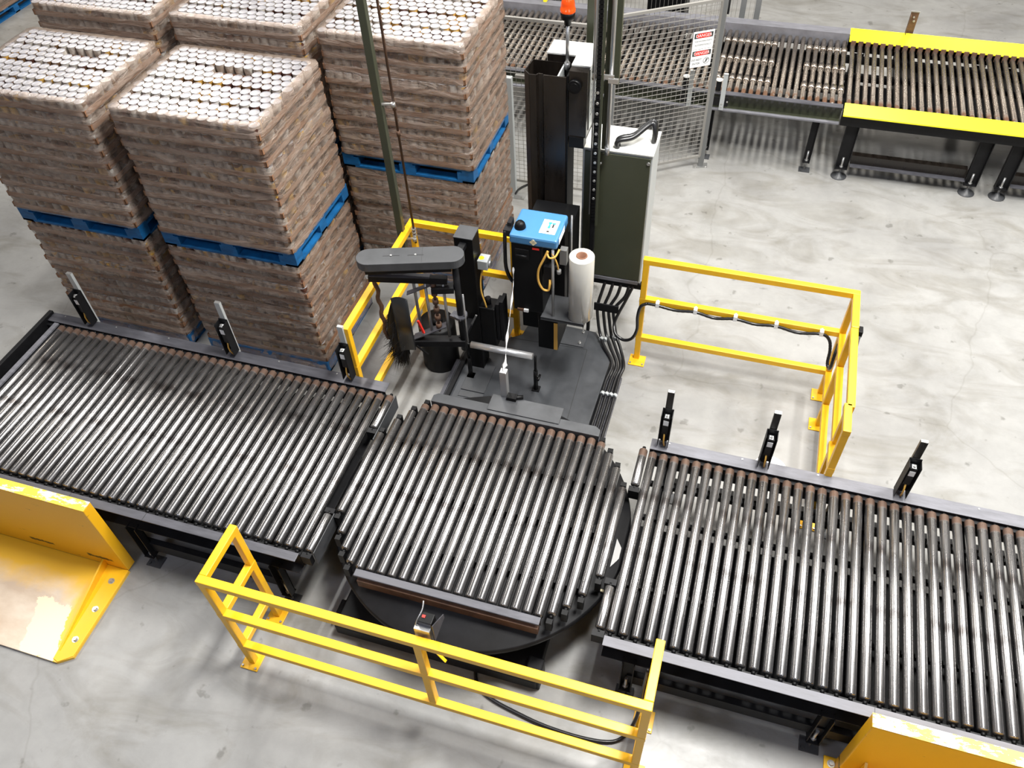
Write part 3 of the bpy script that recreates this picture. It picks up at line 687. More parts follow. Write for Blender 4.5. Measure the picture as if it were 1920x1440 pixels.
b = MB(); b.cyl((-1.125, 4.29, 1.215), (-1.125, 4.29, 1.245), .016, 12); b.box(-1.15, -1.10, 4.40, 4.45, 1.20, 1.33); pieces(P, b, 'fitting', M['galv'])
b = MB(); b.tube(smooth_path([(-1.20, 4.275, 1.41), (-1.225, 4.26, 1.35), (-1.262, 4.25, 1.25), (-1.265, 4.25, 1.15), (-1.235, 4.25, 1.08), (-1.195, 4.255, 1.07), (-1.185, 4.26, 1.12), (-1.188, 4.28, 1.15)], 8), .0085, 10)
b.tube(smooth_path([(-1.21, 4.28, 1.40), (-1.185, 4.25, 1.375), (-1.145, 4.255, 1.385), (-1.125, 4.30, 1.42)], 8), .007, 8); b.tube(smooth_path([(-1.17, 4.27, 1.40), (-1.15, 4.27, 1.36), (-1.135, 4.28, 1.30), (-1.13, 4.29, 1.25)], 8), .006, 8)
pieces(P, b, 'yellow_hose', M['tan'])
b = MB(); b.box(-1.44, -1.34, 4.275, 4.285, 1.30, 1.385); b.cyl((-1.43, 4.262, 1.34), (-1.35, 4.262, 1.34), .008, 8); P.part(b, 'handle', M['black'])
b = MB(); b.box(-1.315, -1.265, 4.282, 4.284, 1.395, 1.412); P.part(b, 'red_tag', M['red'])
b = MB(); b.box(-1.545, -1.49, 4.35, 4.42, 1.42, 1.47); b.tube(smooth_path([(-1.535, 4.36, 1.46), (-1.535, 4.34, 1.30), (-1.53, 4.33, 1.15), (-1.50, 4.33, 1.05), (-1.46, 4.34, 1.0)], 8), .014, 10); b.box(-1.53, -1.50, 4.40, 4.47, 1.45, 1.50); P.part(b, 'side_cable', M['cable'])
b = MB(); b.box(-1.44, -1.39, 4.272, 4.284, .80, .82); P.part(b, 'end_tag', M['rust'])
b = MB(); b.box(-1.39, -1.355, 4.27, 4.285, .798, .822); P.part(b, 'white_tag', M['paper'])

t = thing('film_roll', 'white roll of clear stretch film standing on the wrapping head shelf', 'film roll', (-.972, 4.325, .808)); P = Local(t)
b = MB(); b.lathe((-.972, 4.325, .808), [(.039, 0), (.086, 0), (.089, .003), (.089, .562), (.086, .566), (.039, .566)], 48); P.part(b, 'film', M['filmroll'])
b = MB(); b.lathe((-.972, 4.325, .802), [(.039, 0), (.039, .578), (.031, .578), (.031, 0)], 32); P.part(b, 'core', M['brown'])

# ------------------------------------------------------------------ cables to the base
t = thing('cable_bundle', 'bundle of black hoses hanging from the cabinet down to the base plate', 'cables', (-.85, 4.95, .6)); P = Local(t)
for k, (xa, xb, xe, ye) in enumerate([(-.919, -.944, -.762, 4.40), (-.854, -.891, -.725, 4.42), (-.79, -.846, -.690, 4.44), (-.725, -.805, -.665, 4.46)]):
    b = MB(); b.tube(smooth_path([(xa, 4.99, .60), (xa-.02, 4.95, .50), (xb-.015, 4.91, .38), (xb, 4.88, .26), (xb+.03, 4.84, .15), (xb+.09, 4.74, .11), (xe+.012, 4.58, .085), (xe, ye, .06), (-.762+.034*k, 4.15, .045), (-.765+.034*k, 3.9, .045), (-.768+.034*k, 3.52, .045)], 8), .0135, 10)
    pieces(P, b, 'hose', M['cable'])
b = MB(); b.box(-.985, -.782, 4.887, 4.90, .355, .43); P.part(b, 'clamp_bar', M['black'])
b = MB()
for (x, y, z) in ((-.895, 4.80, .125), (-.862, 4.80, .125), (-.815, 4.84, .13), (-.78, 4.83, .13), (-.762, 4.27, .06), (-.728, 4.27, .06), (-.694, 4.27, .06), (-.660, 4.27, .06)): b.cyl((x, y-.012, z), (x+.008, y+.012, z), .019, 10)
pieces(P, b, 'hose_clip', M['lightgrey'])
b = MB(); b.tube(smooth_path([(-.69, 4.99, .60), (-.74, 4.93, .46), (-.775, 4.89, .37), (-.80, 4.85, .28), (-.775, 4.78, .235), (-.70, 4.75, .21), (-.63, 4.735, .26), (-.595, 4.725, .38), (-.60, 4.725, .52), (-.585, 4.735, .62), (-.54, 4.745, .655)], 10), .013, 10, ribs=False)
P.part(b, 'loop_hose', M['cable'])

# ------------------------------------------------------------------ guard rails
TW = .048
RZ = (1.07, .686, .272)
def tubebar(b, a, c, w=TW, h=TW):
    b.bar(a, c, w, h)
def guard(name, label, segs, posts, feet, extra=None, loc=None):
    t = thing(name, label, 'guard rail', loc or (posts[0][0], posts[0][1], 0)); P = Local(t)
    for (xa, ya, xb, yb) in segs:
        for z in RZ:
            b = MB(); b.bar((xa, ya, z-TW/2), (xb, yb, z-TW/2), TW, TW); P.part(b, 'rail', M['yellow'], bevel=.004)
    for p in posts:
        x, y = p[:2]; zt = p[2] if len(p) > 2 else RZ[0]-.002; zb = p[3] if len(p) > 3 else 0
        b = MB(); b.box(x-TW/2+.0015, x+TW/2-.0015, y-TW/2+.0015, y+TW/2-.0015, zb, zt); P.part(b, 'post', M['yellow'], bevel=.004)
    for x, y, dx, dy in feet:
        b = MB(); b.box(x-dx, x+dx, y-dy, y+dy, 0, .010); f = P.part(b, 'foot_plate', M['yellow'], bevel=.002)
        b = MB()
        for sx in (-1, 1): b.cyl((x+sx*(dx-.015), y-dy+.015, .01), (x+sx*(dx-.015), y-dy+.015, .022), .007, 8)
        pieces(P, b, 'anchor_bolt', M['galv'], parent=f)
    return t, P
h_ = TW/2
# front
guard('guard_rail', 'three-bar yellow guard rail in the foreground with two short returned ends',
      [(-2.427, 1.516+h_, .068, 1.516+h_), (-2.427+h_, 1.516+TW, -2.427+h_, 1.895), (.068-h_, 1.516+TW, .068-h_, 1.885)],
      [(-2.427+h_, 1.516+h_), (.068-h_, 1.516+h_), (-2.427+h_, 1.895-h_), (.068-h_, 1.885-h_), (-1.14, 1.516+h_+.001, 1.05, .272)],
      [(-2.405, 1.54, .06, .065), (.045, 1.54, .06, .065), (-2.40, 1.87, .06, .065), (.045, 1.86, .06, .065)])
# back left
guard('guard_rail', 'yellow guard rail around the swing arm next to the wrapped pallets',
      [(-2.457, 3.515, -2.457, 4.754), (-2.481, 4.778, -1.60, 4.778)],
      [(-2.457, 3.515+h_), (-2.457, 4.776), (-1.62, 4.778)],
      [(-2.457, 3.54, .06, .06), (-2.457, 4.776, .06, .06), (-1.62, 4.778, .06, .06)])
# back right
g_, P = guard('guard_rail', 'yellow guard rail with a black hose along its middle bar, behind the right conveyor',
      [(-.605, 4.780, .924, 4.780), (.900, 4.756, .900, 4.42)],
      [(-.580, 4.779), (.900, 4.779), (.900, 4.44)],
      [(-.570, 4.745, .065, .06), (.895, 4.74, .065, .06), (.890, 4.43, .06, .06)], loc=(-.58, 4.78, 0))
guard('guard_rail', 'yellow guard rail section running from the back rail corner down to the right conveyor',
      [(.897, 4.41, .897, 3.70), (.880, 3.72, .880, 3.49)],
      [(.880, 3.49+h_), (.897, 3.72)],
      [(.88, 3.52, .06, .06)])
t = thing('black_hose', 'black hose clipped along the middle bar of the back yellow guard rail', 'hose', (0, 4.75, .65)); P = Local(t)
pts = [(-.54, 4.745, .655)]
cl = [-.46, -.17, .13, .43, .755]
for i, x in enumerate(cl):
    pts.append((x, 4.742, .655))
    if i < 4: pts.append(((x+cl[i+1])/2, 4.742, .638-.01*(i % 2)))
pts += [(.82, 4.735, .62), (.845, 4.70, .55), (.85, 4.66, .46), (.865, 4.62, .44), (.868, 4.58, .50), (.872, 4.62, .60), (.885, 4.68, .645)]
b = MB(); b.tube(smooth_path(pts, 8), .0115, 10, ribs=True); pieces(P, b, 'hose', M['cable'])
for x in cl:
    b = MB(); b.box(x-.014, x+.014, 4.724, 4.762, .645, .690); b.box(x-.006, x+.006, 4.745, 4.765, .688, .696); P.part(b, 'clip', M['whiteplastic'], bevel=.002)
t = thing('gate_handle', 'small black bracket on the outside of the back right guard rail', 'bracket', (.935, 4.42, 1.0)); P = Local(t)
b = MB(); b.box(.925, .955, 4.40, 4.46, 1.0, 1.05); b.bar((.94, 4.42, 1.01), (.93, 4.30, .95), .018, .02); P.part(b, 'bracket', M['blackplastic'], bevel=.003)
b = MB(); b.cyl((.93, 4.40, 1.0), (.95, 4.40, 1.0), .009, 8); pieces(P, b, 'bolt', M['galv'])

# sensor on the front guard
t = thing('guard_sensor', 'small black sensor with a folded grey plate mounted behind the front guard rail', 'sensor', (-1.10, 1.60, 1.07)); P = Local(t)
b = MB(); b.prism([(0, 0), (.13, 0), (.13, .04), (.0, .16)], -.002, .002, mat=Matrix.Translation((-1.062, 1.585, 1.02)) @ Matrix.Rotation(PI/2, 4, 'Z') @ Matrix.Rotation(PI/2, 4, 'X')); P.part(b, 'plate', M['railgrey'])
b = MB(); b.box(-1.15, -1.075, 1.60, 1.66, 1.10, 1.16); P.part(b, 'sensor', M['blackplastic'], bevel=.004)
b = MB(); b.box(-1.135, -1.118, 1.625, 1.64, 1.16, 1.164); P.part(b, 'red_lens', M['red'])
b = MB(); b.box(-1.165, -1.08, 1.575, 1.60, .98, 1.12); b.cyl((-1.12, 1.58, 1.06), (-1.12, 1.62, 1.10), .012, 10); b.tube(smooth_path([(-1.16, 1.58, 1.03), (-1.16, 1.60, 1.13), (-1.145, 1.66, 1.17), (-1.15, 1.70, 1.19)], 6), .004, 8); P.part(b, 'bracket', M['galv'])
b = MB(); b.bar((-1.10, 1.575, .97), (-1.01, 1.555, .86), .016, .006); P.part(b, 'lever', M['yellow'])
# cable on the floor
b = MB(); b.tube(smooth_path([(-1.05, 1.95, .012), (-.946, 1.76, .012), (-.648, 1.68, .012), (-.379, 1.655, .012), (-.157, 1.67, .012), (-.055, 1.72, .02), (.0, 1.80, .15), (.008, 1.86, .45), (.012, 1.85, .75)], 10), .0115, 10)
o = b.build('floor_cable', M['cable']); tag(o, 'black cable curving on the floor behind the foreground guard rail', 'cable')

# ------------------------------------------------------------------ swing arm with brush
t = thing('swing_arm_column', 'square black column with grey top holding the film cutter arm', 'column', (-1.815, 4.325, .08)); P = Local(t)
b = MB(); b.box(-1.885, -1.745, 4.255, 4.395, .09, 1.41); P.part(b, 'column', M['blackplastic'], bevel=.003)
b = MB(); b.box(-1.888, -1.742, 4.252, 4.398, 1.41, 1.42); P.part(b, 'top_cap', M['darkgrey'], bevel=.003)
b = MB(); b.box(-1.733, -1.657, 4.28, 4.37, 1.13, 1.21); sb = P.part(b, 'junction_box', M['lightgrey'], bevel=.004)
b = MB(); b.cyl((-1.710, 4.32, 1.21), (-1.710, 4.32, 1.2115), .020, 20); P.part(b, 'yellow_sticker', M['yellow_film'], parent=sb)
b = MB(); b.cyl((-1.657, 4.32, 1.17), (-1.640, 4.32, 1.17), .024, 14); P.part(b, 'gland', M['galv'], parent=sb)
b = MB(); b.tube(smooth_path([(-1.70, 4.30, 1.13), (-1.72, 4.29, 1.03), (-1.72, 4.28, .92), (-1.70, 4.28, .82), (-1.69, 4.29, .74)], 8), .007, 8); P.part(b, 'tan_cable', M['tan'])
b = MB(); b.box(-1.75, -1.625, 4.27, 4.40, .34, .76); P.part(b, 'motor', M['blackplastic'], bevel=.008)
b = MB()
for k in range(2): b.box(-1.622+.032*k, -1.594+.032*k, 4.29, 4.40, .42, .80+.03*k)
pieces(P, b, 'cooling_fin', M['black'], bevel=.002)
b = MB(); b.cyl((-1.69, 4.33, .76), (-1.69, 4.33, .82), .022, 10); P.part(b, 'cable_gland', M['blackplastic'])
b = MB(); b.bar((-1.885, 4.20, .42), (-1.75, 4.21, .73), .014, .014); P.part(b, 'strut', M['tube'])
b = MB(); b.bar((-1.816, 4.04, .62), (-1.816, 4.26, .62), .05, .04); b.bar((-1.816, 4.04, 1.36), (-1.816, 4.26, 1.36), .05, .04); pieces(P, b, 'hinge_arm', M['black'], bevel=.003)

t = thing('brush_arm', 'black swing arm with rounded grey top cover and a bristle brush', 'arm', (-2.1, 3.95, .5)); P = Local(t)
ax = Vector((-2.362, 3.869, 0)); bx = Vector((-1.816, 4.040, 0)); dv = (bx-ax).normalized(); nv = Vector((-dv.y, dv.x, 0)); rr = .086
def AP(s_, z, off=0.): q = ax+dv*s_+nv*off; return Vector((q.x, q.y, z))
poly = []
for k in range(17):
    a = -PI/2+PI*k/16; poly.append(tuple((bx+dv*(rr*math.cos(a))+nv*(rr*math.sin(a))).xy))
for k in range(17):
    a = PI/2+PI*k/16; poly.append(tuple((ax+dv*(rr*math.cos(a))+nv*(rr*math.sin(a))).xy))
b = MB(); b.prism(poly, 1.385, 1.45); cv = P.part(b, 'top_cover', M['darkgrey'], bevel=.003)
b = MB()
for s0, s1 in ((.10, .215), (.27, .38)): b.bar(AP(s0, 1.4505), AP(s1, 1.4505), .005, .001)
b.bar(AP(.37, 1.4503, rr), AP(.37, 1.4503, -rr), .002, .0006)
pieces(P, b, 'slot', M['ink'], parent=cv)
b = MB()
for s0 in (.157, .325): b.cyl(AP(s0, 1.450), AP(s0, 1.457), .007, 12)
pieces(P, b, 'screw', M['galv'], parent=cv)
b = MB(); b.bar(AP(-.04, 1.335), AP(.56, 1.335), .06, .045); b.bar(AP(-.03, 1.265), AP(.52, 1.215), .045, .05); b.bar(AP(.40, 1.14), AP(.56, 1.14), .07, .05)
pieces(P, b, 'crossbar', M['black'], bevel=.003)
b = MB(); b.cyl(AP(.585, .52), AP(.585, 1.385), .024, 16); P.part(b, 'pivot_tube', M['black'])
b = MB(); b.cyl(AP(.585, .86), AP(.585, .885), .05, 20); b.bar(AP(.52, .87, .02), AP(.60, .87, -.03), .06, .02); P.part(b, 'collar', M['railgrey'])
b = MB(); b.cyl(AP(.358, .70), AP(.358, 1.2), .011, 12); b.cyl(AP(.485, .66), AP(.485, 1.2), .011, 12); b.cyl(AP(.27, .70, .05), AP(.27, 1.22, .05), .012, 12); b.cyl(AP(.62, .62, -.03), AP(.62, 1.1, -.03), .007, 10)
pieces(P, b, 'rod', M['tube'])
b = MB()
for k in range(12):
    z = .72+k*.040; b.cyl(AP(.415, z), AP(.415, z+.040), .011+.011*(k % 2), 12)
P.part(b, 'spring_rod', M['rust'])
b = MB(); pp = [AP(.012+.008*math.sin(z*40), z) for z in np.arange(.66, 1.30, .025)]; b.tube(pp, .015, 8, ribs=True); P.part(b, 'brush_spindle', M['rust'])
b = MB(); b.bar(AP(.22, 1.105), AP(.42, 1.19), .04, .006); b.bar(AP(.22, .665), AP(.47, .78), .06, .008); pieces(P, b, 'link_plate', M['railgrey'])
b = MB(); b.bar(AP(.20, .62), AP(.60, .60), .07, .06); P.part(b, 'lower_beam', M['black'], bevel=.003)
# curved wiper plate
b = MB(); vs = []; fs = []; nn = 12
for k in range(nn+1):
    u = k/nn; s_ = .105+.125*u; off = .035*math.cos(u*2.2)-.085
    p = AP(s_, 0, off); vs += [(p.x, p.y, .56+.07*u), (p.x, p.y, 1.10+.035*math.sin(u*PI*.6))]
for k in range(nn): fs.append((2*k, 2*k+2, 2*k+3, 2*k+1))
b.add(vs, fs, 0, True); w = P.part(b, 'wiper_plate', M['wiper'])
b = MB(); b.bar(AP(-.02, 1.293), AP(.40, 1.256), .05, .004); P.part(b, 'light_strip', M['railgrey'])
sd = w.modifiers.new('solidify', 'SOLIDIFY'); sd.thickness = .008
b = MB(); rnd = random.Random(3)
for k in range(1500):
    u = rnd.random()
    p0 = AP(.105+rnd.uniform(-.03, .06), .52+.42*u, rnd.uniform(-.03, .02))
    ln = rnd.uniform(.07, .19)*(1.2-.5*u); d = (dv*rnd.uniform(-.95, .05)+nv*rnd.uniform(-.35, .10)+Vector((0, 0, rnd.uniform(-1.3, -.30)))).normalized()
    p1 = p0+d*ln; s_ = .0026
    b.add([(p0.x-s_, p0.y, p0.z), (p0.x+s_, p0.y, p0.z), (p0.x, p0.y+s_, p0.z), tuple(p1)], [(0, 1, 3), (1, 2, 3), (2, 0, 3)], 0, False)
for k in range(260):
    p0 = AP(.11+rnd.uniform(-.02, .04), .56, rnd.uniform(-.02, .02)); ln = rnd.uniform(.12, .26); d = (dv*rnd.uniform(-.30, .02)+Vector((0, 0, -1))).normalized(); p1 = p0+d*ln; s_ = .003
    b.add([(p0.x-s_, p0.y, p0.z), (p0.x+s_, p0.y, p0.z), (p0.x, p0.y+s_, p0.z), tuple(p1)], [(0, 1, 3), (1, 2, 3), (2, 0, 3)], 0, False)
br = P.part(b, 'bristle', M['rubber']); br['kind'] = 'stuff'
b = MB(); vs = []; fs = []
prof_ = [(.105, .50, .035), (.09, .60, .055), (.085, .75, .060), (.10, .90, .050), (.12, 1.02, .03), (.125, 1.07, .01)]
for (s_, z, r_) in prof_:
    for i in range(12): a = 2*PI*i/12; q = AP(s_+r_*math.cos(a), z, r_*.6*math.sin(a)-.01); vs.append(tuple(q))
for k in range(len(prof_)-1):
    for i in range(12): fs.append((k*12+i, k*12+(i+1) % 12, (k+1)*12+(i+1) % 12, (k+1)*12+i))
b.add(vs, fs, 0, True); P.part(b, 'brush_core', M['rubber'])
b = MB(); b.bar(AP(.268, .85, -.02), AP(.30, .73, -.03), .016, .018); P.part(b, 'red_lever', M['red'], bevel=.003)
b = MB(); b.bar(AP(.23, .61, -.04), AP(.31, .53, -.06), .012, .012); P.part(b, 'adjuster', M['blackplastic'])

t = thing('drive_drum', 'round black drum on the floor below the swing arm', 'drum', (-2.15, 4.33, 0)); P = Local(t)
b = MB(); b.lathe((-2.15, 4.33, 0), [(0, 0), (.145, 0), (.15, .01), (.15, .44), (.14, .46), (0, .46)], 40); P.part(b, 'drum', M['rubber'])
b = MB(); b.lathe((-2.15, 4.33, .46), [(0, .0), (.05, 0), (.05, .03), (0, .03)], 20); P.part(b, 'hub', M['black'])

# ------------------------------------------------------------------ yellow bumpers in front of the lower conveyors
def bumper(name, label, xa, xb, flip, flange, cat='bumper'):
    """xa: free end, xb: far end off frame"""
    t = thing(name, label, cat, (xa, 1.9, 0)); P = Local(t)
    b = MB(); b.box(xa, xb, 1.865, 1.94, .02, .765); P.part(b, 'upright_plate', M['scuffed'], bevel=.006)
    b = MB(); b.box(xa, xb, 1.866, 1.939, .766, .7675); P.part(b, 'worn_top_edge', M['wornedge'])
    return t, P
t, P = bumper('forklift_bumper', 'big scraped yellow L-shaped forklift bumper in the lower left corner', -3.555, -6.2, 1, True)
b = MB(); b.prism([(-6.2, 1.165), (-3.62, 1.165), (-3.535, 1.225), (-3.553, 1.865), (-6.2, 1.865)], .0, .022); P.part(b, 'deck_plate', M['scraped'])
b = MB(); b.prism([(-3.655, 1.18), (-3.615, 1.168), (-3.537, 1.23), (-3.555, 1.864), (-3.745, 1.864)], .022, .028); fl = P.part(b, 'side_flange', M['yellow'], bevel=.003)
b = MB()
for x, y in ((-3.62, 1.76), (-3.60, 1.55), (-3.595, 1.33)): b.cyl((x, y, .028), (x, y, .045), .014, 6); b.cyl((x, y, .028), (x, y, .030), .022, 16)
pieces(P, b, 'bolt', M['galv'], parent=fl)
b = MB(); A_, B_, C_ = (-3.735, 1.864, .028), (-3.735, 1.864, .10), (-3.655, 1.24, .03)
b.add([A_, B_, C_, (A_[0]+.012, A_[1], A_[2]), (B_[0]+.012, B_[1], B_[2]), (C_[0]+.012, C_[1], C_[2])], [(0, 1, 2), (5, 4, 3), (0, 3, 4, 1), (1, 4, 5, 2), (2, 5, 3, 0)]); P.part(b, 'gusset', M['yellow'])
t, P = bumper('forklift_bumper', 'yellow forklift bumper plate with worn grey top edge in the lower right corner', 1.135, 3.9, 1, False)
b = MB(); b.box(1.225, 3.9, 1.2, 1.864, 0, .02); P.part(b, 'deck_plate', M['yellow'])
b = MB(); b.box(1.075, 1.23, 1.2, 1.955, 0, .012); fl = P.part(b, 'side_flange', M['yellow'], bevel=.002)
b = MB(); b.cyl((1.115, 1.915, .012), (1.115, 1.915, .03), .014, 6); b.cyl((1.115, 1.915, .012), (1.115, 1.915, .014), .022, 16); pieces(P, b, 'bolt', M['galv'], parent=fl)
b = MB(); b.add([(1.225, 1.864, .02), (1.225, 1.864, .30), (1.225, 1.30, .02), (1.24, 1.864, .02), (1.24, 1.864, .30), (1.24, 1.30, .02)], [(0, 1, 2), (5, 4, 3), (0, 3, 4, 1), (1, 4, 5, 2), (2, 5, 3, 0)]); P.part(b, 'gusset', M['yellow'])

# ------------------------------------------------------------------ upper conveyors
t = thing('roller_conveyor', 'far roller conveyor section behind the wire mesh fence, with plain steel rails', 'conveyor', (-1.0, 8.6, 0)); P = Local(t)
x0, x1 = -3.35, .765
b = MB(); channel(b, x0, x1, 7.91, 7.84, .745, .16, .008); P.part(b, 'near_rail', [M['railgrey'], M['olive']])
b = MB(); b.box(x0, x1, 7.80, 7.84, .585, .600); P.part(b, 'cable_tray', M['raillight'])
b = MB(); channel(b, x0, x1, 9.285, 9.42, .80, .16, .008, web=0); P.part(b, 'far_rail', M['raillight'])
b = MB()
for x in np.arange(x0+.05, x1, PITCH): b.box(x-.012, x+.012, 7.838, 7.842, .715, .737)
P.part(b, 'rail_notch', M['ink'])
b = MB(); b.box(x0, x1, 8.45, 9.28, .55, .555); P.part(b, 'shade_sheet', M['black'])  # added black sheet standing in for the shade below these rollers
b = MB()
for yy in (8.1, 8.62, 9.1): b.box(x0, x1, yy-.02, yy+.02, .60, .66)
for xx in np.arange(x0+.2, x1, .6): b.box(xx-.03, xx+.03, 7.92, 9.28, .60, .65)
pieces(P, b, 'cross_member', M['black'])
k = 0; x = .735
while x > x0+.04:
    col_ = (k < 6) or (9 < k < 18)
    put(roller_mesh(1.35, True, col_, .0235), 'roller', t, (x-t.location.x, 8.595-8.6, .715)); x -= .0713; k += 1
for lx, ft in ((.56, 'square'), (-.47, 'square'), (-1.6, 'square'), (-2.7, 'square')):
    leg((lx, 7.87), .59, P, w=.07)
    leg((lx, 9.33), .64, P, w=.07, side=-1)
t = thing('roller_conveyor', 'far roller conveyor section with bright yellow side covers at upper right', 'conveyor', (2.2, 8.6, 0)); P = Local(t)
x0, x1 = .772, 4.2
b = MB()
b.add([(x0, 7.84, .80), (x1, 7.84, .80), (x1, 7.70, .748), (x0, 7.70, .748), (x0, 7.84, .794), (x1, 7.84, .794), (x1, 7.70, .735), (x0, 7.70, .735)], [(0, 3, 2, 1), (4, 5, 6, 7), (0, 4, 7, 3), (3, 7, 6, 2), (2, 6, 5, 1), (1, 5, 4, 0)])
P.part(b, 'near_side_cover', M['yellow_film'])
b = MB()
b.add([(x0, 9.20, .765), (x1, 9.20, .765), (x1, 9.42, .805), (x0, 9.42, .805), (x0, 9.20, .755), (x1, 9.20, .755), (x1, 9.42, .795), (x0, 9.42, .795)], [(0, 1, 2, 3), (7, 6, 5, 4), (0, 3, 7, 4), (3, 2, 6, 7), (2, 1, 5, 6), (1, 0, 4, 5)])
P.part(b, 'far_side_cover', M['yellow_film'])
b = MB()
x = x0+.045
while x < x1: b.box(x-.024, x+.024, 9.185, 9.202, .70, .772); x += .0745
pieces(P, b, 'bearing_cup', M['rust'])
b = MB(); b.box(x0, x1, 7.77, 7.84, .60, .745); b.box(x0, x1, 9.30, 9.36, .60, .76); pieces(P, b, 'side_frame', M['black'])
b = MB()
for yy in (8.18, 8.72, 9.1): b.box(x0, x1, yy-.025, yy+.025, .58, .65)
for xx in (1.35, 2.3, 3.3): b.box(xx-.09, xx+.09, 7.85, 9.28, .56, .62)
pieces(P, b, 'cross_member', M['black'])
b = MB(); b.box(x0, x1, 8.20, 8.70, .54, .545); b.box(1.28, x1, 8.70, 9.25, .54, .545); pieces(P, b, 'shade_sheet', M['black'])  # black sheets added to deepen the shade under the covered section
x = x0+.045
rm = roller_mesh(1.39, True, False, .0235)
while x < x1: put(rm, 'roller', t, (x-t.location.x, -.03, .72)); x += .0745
for lx in (.905, 2.12, 2.40, 3.6):
    leg((lx, 7.835), .60, P, w=.12, foot='round'); leg((lx, 9.30), .60, P, w=.12, foot='round', side=-1)
b = MB(); b.box(.98, 2.06, 7.86, 7.93, .14, .24); b.box(2.47, 3.5, 7.86, 7.93, .14, .24); pieces(P, b, 'brace_beam', M['brownsteel'])
b = MB(); b.box(.98, 2.06, 7.80, 7.86, .14, .146); b.box(2.47, 3.5, 7.80, 7.86, .14, .146); pieces(P, b, 'brace_flange', M['railgrey'])

for x, lab in ((1.36, 'rusty sensor bracket on the far yellow cover, nearer the left end'), (2.62, 'rusty sensor bracket on the far yellow cover at the right edge')):
    t = thing('sensor_bracket', lab, 'bracket', (x, 9.44, .8)); P = Local(t)
    b = MB(); b.box(x-.04, x+.04, 9.44, 9.446, .78, 1.02); b.box(x-.04, x-.034, 9.38, 9.446, .80, 1.0); P.part(b, 'bracket', M['rust'])
    b = MB(); b.box(x-.045, x+.045, 9.435, 9.45, 1.02, 1.03); b.cyl((x+.01, 9.43, .93), (x+.01, 9.44, .93), .012, 8); b.cyl((x+.0, 9.43, .97), (x, 9.44, .97), .01, 8); pieces(P, b, 'bolt', M['galv'])
for x, lab, hh in ((-.375, 'grey reflector post at the fence post on the far conveyor rail', .98), (-.70, 'grey reflector post seen through the mesh fence', .98)):
    t = thing('reflector_post', lab, 'sensor', (x, 7.80, .62)); P = Local(t)
    b = MB(); b.box(x-.022, x+.022, 7.79, 7.80, .60, hh); P.part(b, 'post', M['lightgrey'])
    b = MB(); b.box(x-.022, x+.022, 7.786, 7.804, hh, hh+.004); P.part(b, 'end_cap', M['white'])
    b = MB(); b.box(x-.10, x+.06, 7.80, 7.806, .64, .73); b.box(x-.085, x-.035, 7.86, 7.90, .76, .86); P.part(b, 'bracket', M['black'])
    b = MB(); b.cyl((x-.06, 7.88, .865), (x-.06, 7.88, .875), .032, 20); P.part(b, 'reflector', M['white'])
    b = MB(); b.cyl((x, 7.784, .64), (x, 7.79, .64), .008, 8); b.cyl((x, 7.784, .67), (x, 7.79, .67), .008, 8); b.cyl((x+.05, 7.795, .69), (x+.05, 7.80, .69), .008, 8); pieces(P, b, 'bolt', M['galv'])

# ------------------------------------------------------------------ wire mesh fences
def mesh_panel(P, a, c, z0, z1, sx=.05, sz=.03, parent=None, wv=.0016, wh=.0022):
    a, c = Vector((*a, 0)), Vector((*c, 0)); d = c-a; ln = d.length; d.normalize()
    b = MB(); s = sx
    while s < ln: p = a+d*s; b.bar((p.x, p.y, z0), (p.x, p.y, z1), wv*2, wv*2, up=(0, 1, 0)); s += sx
    z = z0+sz
    while z < z1: b.bar((a.x, a.y, z), (c.x, c.y, z), wh*2, wh*2); z += sz
    return P.part(b, 'wire_mesh', M['wire'])
def rails(P, a, c, z0, z1, w=.025):
    b = MB(); b.bar((*a, z0), (*c, z0), w, w); b.bar((*a, z1), (*c, z1), w, w); b.bar((*a, z0), (*a, z1), w, w, up=(0, 1, 0)); b.bar((*c, z0), (*c, z1), w, w, up=(0, 1, 0)); P.part(b, 'frame', M['wire'])
t = thing('mesh_fence', 'angled wire mesh fence panel carrying the danger signs', 'fence', (-.482, 7.68, 0)); P = Local(t)
A0 = (-.505, 7.660); A1 = (-1.345, 7.128)
mesh_panel(P, A0, A1, .14, 1.74, .05, .046); rails(P, A0, A1, .135, 1.745)
b = MB(); b.box(-.51, -.455, 7.66, 7.715, 0, 2.25, mat=None); P.part(b, 'post', M['fencegrey'], bevel=.003)
b = MB(); b.prism([(-.55, 7.62), (-.41, 7.66), (-.42, 7.75), (-.56, 7.71)], 0, .008); b.cyl((-.53, 7.64, .008), (-.53, 7.64, .02), .01, 8); b.cyl((-.43, 7.68, .008), (-.43, 7.68, .02), .01, 8); P.part(b, 'foot_plate', M['galv'])
b = MB(); b.box(-1.375, -1.335, 7.095, 7.135, 0, 1.75); P.part(b, 'post', M['fencegrey'], bevel=.003)
t = thing('mesh_fence', 'low wire mesh fence panel between the tall pallet stack and the tower', 'fence', (-2.26, 6.76, 0)); P = Local(t)
mesh_panel(P, (-2.9, 6.80), (-1.45, 6.80), .14, 1.79, .05, .046); rails(P, (-2.9, 6.80), (-1.45, 6.80), .135, 1.795)
b = MB(); b.box(-2.29, -2.225, 6.73, 6.78, 0, 1.27); P.part(b, 'post', M['lightgrey'], bevel=.003)
b = MB(); b.bar((-2.2, 6.785, 1.27), (-1.45, 6.785, 1.27), .03, .03); P.part(b, 'tie_bar', M['wire'])
b = MB(); b.box(-2.27, -2.12, 6.66, 6.74, 0, .01); b.cyl((-2.15, 6.68, .01), (-2.15, 6.68, .025), .01, 8); b.cyl((-2.24, 6.68, .01), (-2.24, 6.68, .025), .01, 8); P.part(b, 'foot_plate', M['galv'])
